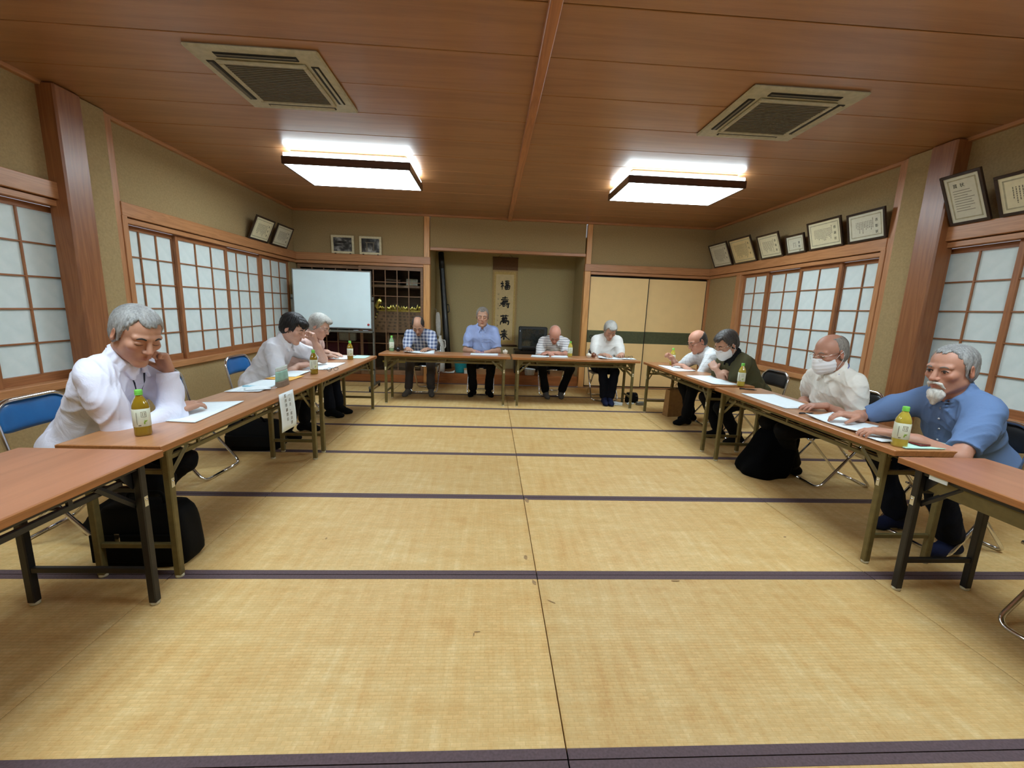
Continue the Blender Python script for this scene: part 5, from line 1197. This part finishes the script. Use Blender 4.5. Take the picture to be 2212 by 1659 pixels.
        for i, (o, ln, rr_) in enumerate(((.029, .070, .0090), (.0098, .078, .0092), (-.0098, .073, .0088), (-.028, .057, .0080))):
            p = W+d*(.092-.003*abs(i-1.2))*q+th*o*q; a0 = .10*(1.2-i)*spread; dd = nrm(d*math.cos(a0)+th*math.sin(a0)); nn = n; c = curl*(.75+.16*i)
            for j, (fr, rr2) in enumerate(((.46, .95), (.30, .88), (.24, .76))):
                c0 = c*(.75 if j == 0 else 1.1); dd, nn = nrm(dd*math.cos(c0)+nn*math.sin(c0)), nrm(nn*math.cos(c0)-dd*math.sin(c0))
                p2 = p+dd*ln*fr*q; I.rc(p, p2, rr_*q*(rr2+.08), rr_*q*rr2, .004); p = p2
        p = W+d*.024*q+th*.033*q+n*.006; t1 = nrm(th*.62+d*.70+n*(.25+.3*curl)); t2 = nrm(th*(.35-.5*curl)+d*.85+n*(.30+.45*curl)); p1 = p+t1*.046*q; p2 = p1+t2*.034*q
        I.rc(p-d*.01, p1, .0150*q, .0108*q, .008); I.rc(p1, p2, .0108*q, .0082*q, .004)
    Vb, Fb = I.mesh(h)
    # --- skin tones in head space
    X = (Vb-H)@HR.T/hs; f, l, u = X[:, 0], X[:, 1], X[:, 2]; skin = tuple(.86*c+.14*(sum(skin)/3) for c in skin); base_c = np.array(srgb(*skin)[:3]); Cc = np.tile(base_c, (len(Vb), 1))
    def blend(w_, col): 
        nonlocal Cc
        w_ = np.clip(w_, 0, 1)[:, None]; Cc = Cc*(1-w_)+np.array(srgb(*col)[:3])*w_
    gs = lambda c, r: np.exp(-(((f-c[0])/r[0])**2+((l-c[1])/r[1])**2+((u-c[2])/r[2])**2))
    sk = np.array(skin)
    blend(.85*gs((.098, 0, -.061), (.02, .020, .0055))+.85*gs((.098, 0, -.072), (.02, .018, .006)), tuple((sk*np.array([.86, .66, .66])).astype(int)))
    for sg in (1, -1):
        blend(.35*gs((.07, sg*.045, -.025), (.05, .022, .018)), tuple((sk*np.array([1., .82, .78])).astype(int))); blend(.5*gs((-.01, sg*.085, 0), (.02, .015, .03)), tuple((sk*np.array([1., .80, .74])).astype(int)))
        blend(.30*gs((.085, sg*.033, -.012), (.03, .018, .006)), tuple((sk*np.array([.82, .74, .72])).astype(int)))
    blend(.3*gs((.11, 0, -.03), (.03, .015, .012)), tuple((sk*np.array([1., .78, .72])).astype(int)))
    if hair in ('bald', 'thin', 'receding'): blend(.25*gs((0, 0, .12), (.09, .06, .03)), tuple((sk*np.array([1.04, .92, .88])).clip(0, 255).astype(int)))
    body = mesh_obj('body', Vb, Fb, 'skin', root, org, Cc)
    def tubeH(nm, pts, r, m, par=root, n=6, closed=False, sx=1.):
        bb = MB(); bb.tube([Vector(tuple(np.asarray(p)-org)) for p in pts], r, n, closed, sx=sx); return obj(nm, bb, m, par)
    # --- brows, lids, eyes
    for sg in (1, -1):
        tr = I.trace([HP(.16, sg*(.017+.031*t), .0235+.006*math.sin(t*2.6)-.006*t*t) for t in (0, .25, .5, .75, 1.)], -hf)
        tubeH('eyebrow', tr, [x*hs for x in (.0030, .0040, .0040, .0034, .0018)], brow, root, 7)
        if eyes == 'open':
            tr = I.trace([HP(.16, sg*(.0185+.029*t), .0030+.0065*math.sin(t*PI)) for t in np.linspace(0, 1, 7)], -hf); tubeH('eyelid', tr, .0022*hs, 'brow_dark', root, 6)
            c = HP(.0730, sg*.033, .002); e_ = Imp(); e_.el(c, HR, hs*V3(.0150, .0165, .0085), .001); Ve, Fe = e_.mesh(.0022); eo = mesh_obj('eye', Ve, Fe, 'eye_white', root, org)
            bb = MB(); gz = nrm(hf+hl*.0); cc = c+gz*hs*.0135; bb.tube([Vector(tuple(cc-org)), Vector(tuple(cc+gz*hs*.0022-org))], [.0066*hs, .0050*hs], 12); obj('iris', bb, 'eye_iris', eo)
        else:
            tr = I.trace([HP(.16, sg*(.0175+.031*t), -.0035-.0035*math.sin(t*PI)+.001*t) for t in np.linspace(0, 1, 7)], -hf); tubeH('eyelash', tr, [x*hs for x in (.0008, .0015, .0018, .0019, .0018, .0015, .0008)], 'brow_dark', root, 6)
    # ================= hair
    Hh = Imp(); hd_f = None; r_ = np.random.RandomState(seed); K1 = r_.normal(size=(3, 3))
    def strands(amp):
        def fn(P):
            X = (P-H)@HR.T/hs; a = np.arctan2(X[:, 1], X[:, 0]+.02); return hs*amp*(np.sin(a*26+X[:, 2]*40+2*np.sin(X[:, 2]*70+a*5))+.7*np.sin(a*47-X[:, 2]*60)+.6*np.sin(X[:, 0]*160+X[:, 1]*120*np.sin(a*3)))
        return fn
    nH = nrm(hf*.775-hu*.632)
    jit = lambda X: .0035*np.sin(X[:, 1]*190+3*np.sin(X[:, 2]*90))+.0025*np.sin(X[:, 1]*330+X[:, 2]*150)
    def region(fn, wt=.45, k=.006):
        def g_(P): X = (P-H)@HR.T/hs; return wt*hs*(fn(X[:, 0], X[:, 1], X[:, 2])+jit(X))
        Hh.fn(g_, k)
    def nape(): nv = nrm(-hu*.9-hf*.3); Hh.pl(nv, nv@HP(-.06, 0, -.070), .01)
    def ears(r=.040):
        for sg in (1, -1): Hh.el(HP(.016, sg*.088, -.026), HR, hs*V3(r*.9, .026, r), .008, 's')
    if hair in ('short', 'full', 'fringe', 'slick'):
        g, uA, cB = {'short': (.0085, .076, .022), 'full': (.015, .066, .030), 'fringe': (.0145, .040, .038), 'slick': (.006, .092, .014)}[hair]
        Hh.el(HP(-.014, 0, .036), HR, hs*(V3(.098, .077, .086)+g), .01); Hh.el(HP(-.035, 0, -.015), HR, hs*(V3(.074, .070, .070)+g*.6), .02)
        if hair == 'fringe': Hh.el(HP(.055, -.010, .078), HR, hs*V3(.050, .058, .030), .025); Hh.rc(HP(.088, -.040, .056), HP(.086, .040, .064), .012*hs, .012*hs, .02)
        if hair == 'full': Hh.el(HP(.045, .012, .090), HR, hs*V3(.052, .056, .024), .025)
        region(lambda f, l, u: np.minimum(uA+2.2*np.maximum(np.abs(l)-.022, 0)**1.3-u, f-(cB+.30*u)))
        nape(); ears()
        for sg in (1, -1): Hh.rc(HP(.010, sg*.073, .012), HP(.014, sg*.0725, -.022), .0075*hs, .0045*hs, .008)
        amp = .0012 if hair != 'fringe' else .0016
    else:
        g = {'bald': .003, 'thin': .006, 'receding': .004}[hair]
        Hh.el(HP(-.014, 0, .034), HR, hs*(V3(.098, .0775, .086)+g), .01); Hh.el(HP(-.035, 0, -.015), HR, hs*(V3(.074, .070, .070)+g), .02)
        if hair == 'bald': region(lambda f, l, u: np.maximum(f-.014, u-.044+.38*f))
        elif hair == 'receding': region(lambda f, l, u: np.maximum(f+.004-.12*u, (u-.10)*.8))
        else: region(lambda f, l, u: np.maximum(f-(.030+.35*u), np.minimum((.048-np.abs(l))*1.0, f+.050)))
        nape(); ears(); amp = .0006
    Vh, Fh = Hh.mesh(max(.0042, h*.85), strands(amp), .004); mesh_obj('hair', Vh, Fh, hairmat, root, org)
    if beard:
        Bd = Imp(); Bd.el(HP(.080, 0, -.115), HR, hs*V3(.029, .037, .036), .02); Bd.rc(HP(.084, 0, -.132), HP(.092, 0, -.160), .025*hs, .011*hs, .016)
        Bd.el(HP(.104, 0, -.072), HR, hs*V3(.02, .017, .009), .004, 's')
        Vh, Fh = Bd.mesh(.0035, strands(.0012), .004); mesh_obj('beard', Vh, Fh, 'hair_white', root, org)
        Bd = Imp()
        for sg in (1, -1): Bd.rc(HP(.103, sg*.003, -.050), HP(.092, sg*.024, -.058), .0062*hs, .0068*hs, .006); Bd.rc(HP(.092, sg*.024, -.058), HP(.078, sg*.036, -.082), .0066*hs, .0035*hs, .006)
        Vh, Fh = Bd.mesh(.003, strands(.0008), .003); mesh_obj('moustache', Vh, Fh, 'hair_white', root, org)
    # ================= shirt
    Sh = Imp(); trunk(Sh, .006, True)
    for sg in (1, -1): Sh.rc(TP(.72, -.012, sg*.055*s), TP(.12, -.005, sg*.05*s), .108*b, (.118 if tucked else .122)*b, .05)
    for side, sg in (('r', -1), ('l', 1)):
        sh, E, W, d, n, curl, _ = J[side]; ua = nrm(E-sh); t = .80
        Sh.rc(TP(.74, -.012, sg*.105*s), sh+(E-sh)*.42, .052*s, .042*s, .05); Sh.rc(TP(.90, -.015, sg*.09*s), sh+(E-sh)*.30, .050*s, .054*s, .05)
        if sleeve == 'short':
            e0 = sh+(E-sh)*t; Sh.rc(sh, sh+(E-sh)*1.05, .050*s, .064*s, .07, clip=(e0, ua))
        else:
            e1 = E+(W-E)*arms[side].get('cuff', .90); fa = nrm(W-E); Sh.rc(sh, E, .051*s, .060*s, .07); Sh.rc(E, E+(W-E)*1.1, .060*s, .044*s, .03, clip=(e1, fa)); Sh.rc(e1-fa*.045, e1+fa*.02, .044*s, .043*s, .006, clip=(e1+fa*.004, fa))
    if tucked: Sh.pl(V3(0, 0, -1), -(P0[2]-.02), .01)
    else:
        Sh.rc(P0+L*.085*s, P0-L*.085*s, .121*b, .121*b, .05); Sh.rc(P0+F*.04+L*.08, P0+F*.09+L*.085, .10, .092, .05); Sh.rc(P0+F*.04-L*.08, P0+F*.09-L*.085, .10, .092, .05); Sh.pl(V3(0, 0, -1), -(P0[2]-.05), .01)
    # neck opening
    Nd = nrm(HP(-.01, 0, -.06)-N)
    Sh.rc(N+Nd*.005+cf*.006, N+Nd*.12+cf*.03, .056*s, .075*s, .008, op='s')
    cax = nrm(ax+Nd*.6)
    if collar:
        co_ = .0 if collarmat is None else .004
        def cpt(a, rr=1., z=0.):  # around the neck, a=0 front
            return N+Nd*.030+cf*(.010+.066*s*rr*math.cos(a))+L*.068*s*rr*math.sin(a)+cax*(.012-.030*math.cos(a)+z)
        Cl = Sh if collarmat is None else Imp(); A = np.linspace(.28, 2*PI-.28, 15)
        for a0, a1 in zip(A[:-1], A[1:]): Cl.rc(cpt(a0), cpt(a1), .0070+co_, .0070+co_, .006); Cl.rc(cpt(a0, 1.10, -.014), cpt(a1, 1.10, -.014), .0085+co_, .0085+co_, .010); Cl.rc(cpt(a0, 1.16, -.034), cpt(a1, 1.16, -.034), .0085+co_, .0085+co_, .010)
        for sg in (1, -1):
            a = sg*.36; p0 = cpt(a); p1 = p0+L*sg*.022+cf*.026-ax*.060; p2 = cpt(sg*.95, 1.12, -.020)
            Cl.rc(p0, p1, .0075, .0055, .006); Cl.rc(p2, p1, .0075, .0055, .006); Cl.rc((p0+p2)/2, p1, .008, .005, .006)
        if collarmat is not None: Vc, Fc = Cl.mesh(.0042); mesh_obj('collar', Vc, Fc, collarmat, root, org)
        if collar_line: tubeH('collar_stripe', [cpt(a, 1.26, -.022) for a in np.linspace(.9, 2*PI-.9, 14)], .0022, 'pen_blue')
    # front placket
    for t0, t1 in ((.90, .70), (.70, .50), (.50, .30)):
        q0, q1 = Sh.trace([TP(t0, .4), TP(t1, .4)], -cf); Sh.rc(q0-cf*.002, q1-cf*.002, .0035, .0035, .002); Sh.rc(q0-cf*.002+L*.016, q1-cf*.002+L*.016, .0032, .0032, .002)
    wk = wrinkle(seed*7+3, .0042)
    Vs, Fs = Sh.mesh(max(.0062, h*1.25), wk, .006); so = mesh_obj('shirt', Vs, Fs, shirt, root, org)
    if buttons:
        for p in Sh.trace([TP(t, .4, .008) for t in (.93, .80, .66, .52, .40)], -cf):
            bb = MB(); bb.tube([Vector(tuple(p-cf*.003-org)), Vector(tuple(p+cf*.0032-org))], .0055, 10); obj('button', bb, 'button', so)
    # breast pocket
    # ================= trousers, socks
    Tr = Imp(); KN = {}
    ft = feet or {}
    for side, sg in (('r', -1), ('l', 1)):
        fo = ft.get(side, {}); A_ = np.asarray(fo.get('a', org+F*.36+L*sg*.13+U*.085), float); fd = nrm(fo.get('d', F+L*sg*.25)); hip = P0+L*sg*.085*s-U*.01
        K_, A_ = ik(hip, A_, .41*s, .40*s, np.asarray(fo.get('k', hip+F*.4+U*.35+L*sg*.06), float))
        Tr.rc(hip, K_, .088*b, .064*s, .04); Tr.rc(K_, A_+nrm(K_-A_)*.06, .064*s, .056*s, .03); Tr.rc(K_*.4+A_*.6, A_+nrm(K_-A_)*.05, .058*s, .056*s, .02)
        Sk = Imp(); hl_ = A_-fd*.035-U*.035; toe = A_+fd*.135*s-U*(.055 if not fo.get('up') else .03); ball = A_+fd*.09*s-U*.05
        Sk.rc(A_+nrm(K_-A_)*.10, A_, .036*s, .036*s, .02); Sk.rc(A_, hl_-U*.008, .036*s, .034*s, .02); Sk.rc(hl_, ball, .034*s, .034*s, .02, flat=(U, .85)); Sk.rc(A_+fd*.02, ball, .034*s, .030*s, .02); Sk.rc(ball, toe, .034*s, .022*s, .02); Sk.rc(ball+np.cross(U, fd)*-sg*.012, toe+np.cross(U, fd)*-sg*.012, .030*s, .020*s, .02)
        zmin = A_[2]-.085 if not fo.get('fz') else fo['fz']
        Sk.pl(V3(0, 0, -1), -max(zmin, .001), .006)
        Vk, Fk = Sk.mesh(.008); mesh_obj('sock', Vk, Fk, sock, root, org)
    Tr.rc(P0+L*.075*s-U*.005, P0-L*.075*s-U*.005, .113*b, .113*b, .05); Tr.pl(U, P0[2]+.10, .01); Tr.pl(V3(0, 0, -1), -.02, .01)
    Vt, Ft = Tr.mesh(.0105, wrinkle(seed*5+1, .004), .006); mesh_obj('trousers', Vt, Ft, trousers, root, org)
    # ================= mask, glasses
    if mask:
        Mk = Imp()
        Mk.el(HP(.030, 0, -.062), HR, hs*V3(.090, .071, .070), .012); Mk.rc(HP(.098, 0, -.020), HP(.106, 0, -.066), .024*hs, .022*hs, .02); Mk.rc(HP(.08, 0, -.10), HP(.085, 0, -.09), .034*hs, .034*hs, .02)
        Mk.pl(-hf, -(hf@HP(.020, 0, 0)), .006); Mk.pl(nrm(hu-hf*.18), nrm(hu-hf*.18)@HP(.10, 0, -.012), .006); Mk.pl(nrm(-hu), -(hu@HP(0, 0, -.126)), .012)
        def pleat(P): X = (P-H)@HR.T/hs; return .0011*np.sin(X[:, 2]*260)
        Vm, Fm = Mk.mesh(max(.0038, h*.7), pleat, .002); mo = mesh_obj('face_mask', Vm, Fm, 'mask_white', root, org)
        for sg in (1, -1):
            tubeH('ear_strap', [HP(.024, sg*.0735, -.026), HP(.0, sg*.0835, .004), HP(-.018, sg*.0875, .016), HP(-.026, sg*.084, -.006), HP(-.012, sg*.081, -.045), HP(.022, sg*.072, -.090)], .0019, 'mask_white', root, 5)
    if glasses:
        fp = .108
        for sg in (1, -1):
            tubeH('glasses_rim', [HP(fp-.012*((sg*.034+.026*math.cos(a))/.06)**2, sg*.034+.0255*np.sign(math.cos(a))*abs(math.cos(a))**.7, -.004+.0185*np.sign(math.sin(a))*abs(math.sin(a))**.8) for a in np.linspace(0, 2*PI, 22)[:-1]], .0014*hs, glasses, root, 6, True)
            tubeH('glasses_temple', [HP(fp-.012, sg*.062, .006), HP(.05, sg*.076, .010), HP(-.004, sg*.083, .012), HP(-.028, sg*.082, -.008)], .0017*hs, glasses, root, 6)
        tubeH('glasses_bridge', [HP(fp, -.009, .002), HP(fp+.004, 0, .006), HP(fp, .009, .002)], .0015*hs, glasses, root, 6)
    root['_'] = 0; del root['_']
    Tk = Imp(); trunk(Tk, .010, False)
    return dict(trunk=Tk, root=root, J=J, TP=TP, HP=HP, Sh=Sh, cf=cf, L=L, ax=ax, N=N, org=org, tube=tubeH)
# ------------------------------------------------------------------ the eleven men at the tables
D_ = lambda *a: V3(*a)
GP = None
def foot(x, y, dx, dy, z=.085, **k): return dict(a=(x, y, z), d=(dx, dy, 0), **k)
# left side: face +X
p = person('man in a long-sleeved white shirt leaning on his elbow, cheek on his fist', (-2.53, 2.40), (-2.07, 2.235, 1.165), 0, s=1.08, hyaw=-24, pitch=-28, roll=-4, h=.0045, skin=(190, 136, 108), hair='short', hairmat='hair_grey',
       shirt='shirt_white_blue', sleeve='long', tucked=False, belly=.135, seed=3,
       arms=dict(r=dict(w=(-2.00, 2.36, .742), e=(-2.20, 2.0, .60), d=(.2, .95, .1), n=(-.2, 0, -1), curl=.28, fwd=.06), l=dict(w=(-2.04, 2.375, .955), e=(-2.13, 2.44, .20), d=(-.10, -.22, .95), n=(-.30, -.85, -.1), curl=1.15, fwd=.08, cuff=.97)),
       feet=dict(r=foot(-2.50, 2.34, .9, -.1, k=(-2.1, 2.32, .8)), l=foot(-2.42, 2.52, .9, .1, k=(-2.05, 2.48, .8))))
N_, cf_, L_, ax_ = p['N'], p['cf'], p['L'], p['ax']
for sg in (1, -1):
    q = p['trunk'].trace([N_+cf_*.15-ax_*.02+L_*sg*.045, N_+cf_*.15-ax_*.08+L_*sg*.034, N_+cf_*.15-ax_*.15+L_*sg*.018], -cf_)
    p['tube']('lanyard', [x+cf_*.004 for x in q], .005, 'lanyard', p['root'], 6, False, .5)
person('black-haired man in a white short-sleeved shirt writing, left hand raised to his face', (-2.57, 4.25), (-2.17, 4.17, 1.10), 0, s=1.05, hyaw=-6, pitch=-26, h=.006, skin=(206, 158, 136), hair='fringe', hairmat='hair_black', shirt='shirt_white', tucked=False, belly=.12, seed=5,
       arms=dict(r=dict(w=(-2.14, 4.16, .742), e=(-2.36, 3.78, .70), d=(.75, .6, .05), n=(0, .3, -1), curl=.7, fwd=.04), l=dict(w=(-2.06, 4.36, .97), e=(-2.18, 4.62, .60), d=(0, -.55, .8), n=(-.3, -.8, -.3), curl=1.1, fwd=.05)),
       feet=dict(r=foot(-2.28, 4.12, .9, -.2), l=foot(-2.22, 4.40, .9, .1)))
person('silver-haired man with glasses in a pink shirt reading papers', (-2.61, 5.06), (-2.235, 4.96, 1.085), 0, s=1.03, hyaw=-4, pitch=-28, h=.0064, skin=(206, 160, 138), hair='full', hairmat='hair_silver', shirt='shirt_pink', glasses='glasses_metal', tucked=True, trousers='trousers_navy', belly=.125, seed=7, brow='brow_grey',
       arms=dict(r=dict(w=(-2.22, 5.00, .742), e=(-2.5, 4.7, .74), d=(.9, .35, -.05), n=(0, 0, -1), curl=.25), l=dict(w=(-2.22, 5.24, .742), e=(-2.5, 5.45, .74), d=(.9, -.3, -.05), n=(0, 0, -1), curl=.25)),
       feet=dict(r=foot(-2.16, 4.98, .95, -.1), l=foot(-2.12, 5.16, .95, .05)))
# back row: face -Y
person('balding man in a blue checked shirt reading at the back left', (-1.32, 6.80), (-1.35, 6.36, 1.065), -90, s=1.02, pitch=-42, hyaw=0, h=.0068, skin=(186, 138, 110), hair='thin', hairmat='hair_dark', shirt='shirt_plaid', trousers='trousers_grey', sock='sock_grey', seed=9,
       arms=dict(r=dict(w=(-1.47, 6.15, .742), e=(-1.56, 6.42, .40), d=(.35, -.9, -.05), n=(0, 0, -1), curl=.25), l=dict(w=(-1.18, 6.15, .742), e=(-1.10, 6.42, .40), d=(-.3, -.9, -.05), n=(0, 0, -1), curl=.25)),
       feet=dict(r=foot(-1.50, 6.34, -.35, -.9), l=foot(-1.16, 6.36, .25, -.9)))
person('short-haired man in a light blue shirt sitting upright with lowered eyes', (-.40, 6.74), (-.40, 6.50, 1.225), -90, s=1.07, pitch=-9, h=.0064, skin=(196, 146, 118), hair='short', hairmat='hair_salt', shirt='shirt_blue', collarmat=None, seed=11, buttons=True, brow='brow_grey',
       arms=dict(r=dict(w=(-.52, 6.30, .715), e=(-.72, 6.60, .55), d=(.8, -.25, -.15), n=(0, .2, -1), curl=.45), l=dict(w=(-.28, 6.30, .715), e=(-.08, 6.60, .55), d=(-.8, -.25, -.15), n=(0, .2, -1), curl=.45)),
       feet=dict(r=foot(-.52, 6.44, -.35, -.9), l=foot(-.28, 6.45, .4, -.9)))
person('bald man in a white striped polo writing with his head bowed', (.76, 6.76), (.70, 6.34, 1.0), -90, s=1.04, pitch=-52, hyaw=-4, h=.0068, skin=(208, 144, 120), hair='bald', hairmat='hair_silver', shirt='shirt_stripe', trousers='trousers_black', sock='sock_grey', belly=.135, tucked=False, seed=13, brow='brow_grey',
       arms=dict(r=dict(w=(.56, 6.12, .744), e=(.42, 6.42, .50), d=(.45, -.7, -.05), n=(0, 0, -1), curl=.8), l=dict(w=(.66, 6.10, .744), e=(.98, 6.30, .60), d=(-.95, -.15, -.02), n=(0, 0, -1), curl=.25)),
       feet=dict(r=foot(.62, 6.42, .10, -.95, k=(.50, 6.30, .55)), l=foot(.86, 6.44, -.05, -.95, k=(1.0, 6.3, .55))))
person('grey-haired man in a white shirt reading papers before the sliding doors', (1.52, 6.56), (1.535, 6.31, 1.09), -90, s=1.03, pitch=-40, h=.0068, skin=(198, 146, 118), hair='full', hairmat='hair_silver', shirt='shirt_ivory', trousers='trousers_navy', sock='sock_navy', seed=15, brow='brow_grey',
       arms=dict(r=dict(w=(1.42, 6.12, .742), e=(1.30, 6.38, .40), d=(.3, -.9, -.02), n=(0, 0, -1), curl=.33), l=dict(w=(1.68, 6.10, .76), e=(1.80, 6.40, .40), d=(-.4, -.85, 0), n=(0, 0, -1), curl=.5)),
       feet=dict(r=foot(1.45, 6.05, -.05, -1, k=(1.42, 6.1, .55)), l=foot(1.53, 6.03, .0, -1, k=(1.62, 6.1, .55))))
# right side: face -X
person('bald man with glasses in a pale checked shirt, fist raised on the table', (2.66, 5.10), (2.27, 5.05, 1.045), 180, s=1.04, pitch=-26, hyaw=6, h=.0064, skin=(204, 142, 114), hair='bald', hairmat='hair_dark', shirt='shirt_grid', glasses='glasses_dark', belly=.13, seed=17,
       arms=dict(r=dict(w=(2.09, 5.28, .79), e=(2.42, 5.42, .70), d=(-.65, .05, .55), n=(.3, -.3, -.8), curl=1.15, fwd=.05), l=dict(w=(2.12, 5.04, .744), e=(2.36, 4.80, .70), d=(-.4, .8, 0), n=(0, 0, -1), curl=.3, fwd=.03)),
       feet=dict(r=foot(2.36, 5.18, -.95, .1), l=foot(2.20, 4.98, -.95, -.12)))
person('masked man in an olive polo with folded arms on the table', (2.58, 4.32), (2.185, 4.26, 1.075), 180, s=1.06, pitch=-30, hyaw=10, h=.006, skin=(190, 138, 110), hair='full', hairmat='hair_dark', shirt='shirt_olive', collarmat='collar_black', mask=True, glasses='glasses_metal', belly=.13, tucked=False, seed=19,
       arms=dict(r=dict(w=(2.24, 4.34, .775), e=(2.30, 4.62, .72), d=(.05, -.95, -.1), n=(.2, -.1, -1), curl=.45, fwd=.05), l=dict(w=(2.16, 4.36, .80), e=(2.34, 4.05, .72), d=(-.1, .75, .5), n=(.5, .3, -.6), curl=.9, fwd=.05)),
       feet=dict(r=foot(2.34, 4.46, -.95, .1), l=foot(2.42, 4.22, -.95, -.12)))
person('masked man with thin hair and glasses in a white polo, arms on his lap', (2.61, 3.22), (2.30, 3.045, 1.115), 180, s=1.07, pitch=-16, hyaw=2, h=.0055, skin=(184, 128, 104), hair='receding', hairmat='hair_salt', shirt='polo_white', collar_line=True, mask=True, glasses='glasses_metal', belly=.135, tucked=False, seed=21, brow='brow_grey',
       arms=dict(r=dict(w=(2.30, 3.24, .69), e=(2.55, 3.50, .66), d=(-.6, -.5, -.3), n=(.2, 0, -1), curl=.4, fwd=.02), l=dict(w=(2.20, 2.88, .742), e=(2.48, 2.86, .70), d=(-.95, .15, -.05), n=(0, 0, -1), curl=.28, fwd=.02)),
       feet=dict(r=foot(2.44, 3.52, -.9, .3), l=foot(2.42, 3.38, -.95, .2)))
p = person('grey-haired man with a white beard in a blue shirt turning pages', (2.74, 2.36), (2.395, 2.275, 1.105), 180, s=1.09, pitch=-9, hyaw=6, h=.0045, skin=(192, 134, 108), hair='slick', hairmat='hair_grey', shirt='shirt_chambray', buttons=True, beard=True, eyes='open', belly=.13, tucked=False, trousers='trousers_navy', sock='sock_navy', seed=23, brow='brow_grey',
       arms=dict(r=dict(w=(2.10, 2.50, .765), e=(2.42, 2.72, .72), d=(-.85, .30, .0), n=(-.1, 0, -1), curl=.45, fwd=.05), l=dict(w=(2.03, 2.175, .742), e=(2.36, 2.02, .72), d=(-.8, .5, .02), n=(0, 0, -1), curl=.42, fwd=.05)),
       feet=dict(r=foot(2.46, 2.46, -.95, .1), l=foot(2.50, 2.16, -.95, -.15)))
sh, E_, W_ = p['J']['l'][:3]; fa = nrm(W_-E_); a_ = nrm(np.cross(fa, V3(0, 0, 1))); b_ = np.cross(a_, fa); c_ = W_-fa*.012
p['tube']('watch_band', [c_+a_*.032*math.cos(t)+b_*.029*math.sin(t) for t in np.linspace(0, 2*PI, 20)[:-1]], .007, 'watch_metal', p['root'], 6, True, .4)
bb = MB(); q = c_+b_*.031-p['org']; bb.tube([Vector(tuple(q)), Vector(tuple(q+b_*.008))], .016, 14); obj('watch_face', bb, 'glass_dark', p['root'])
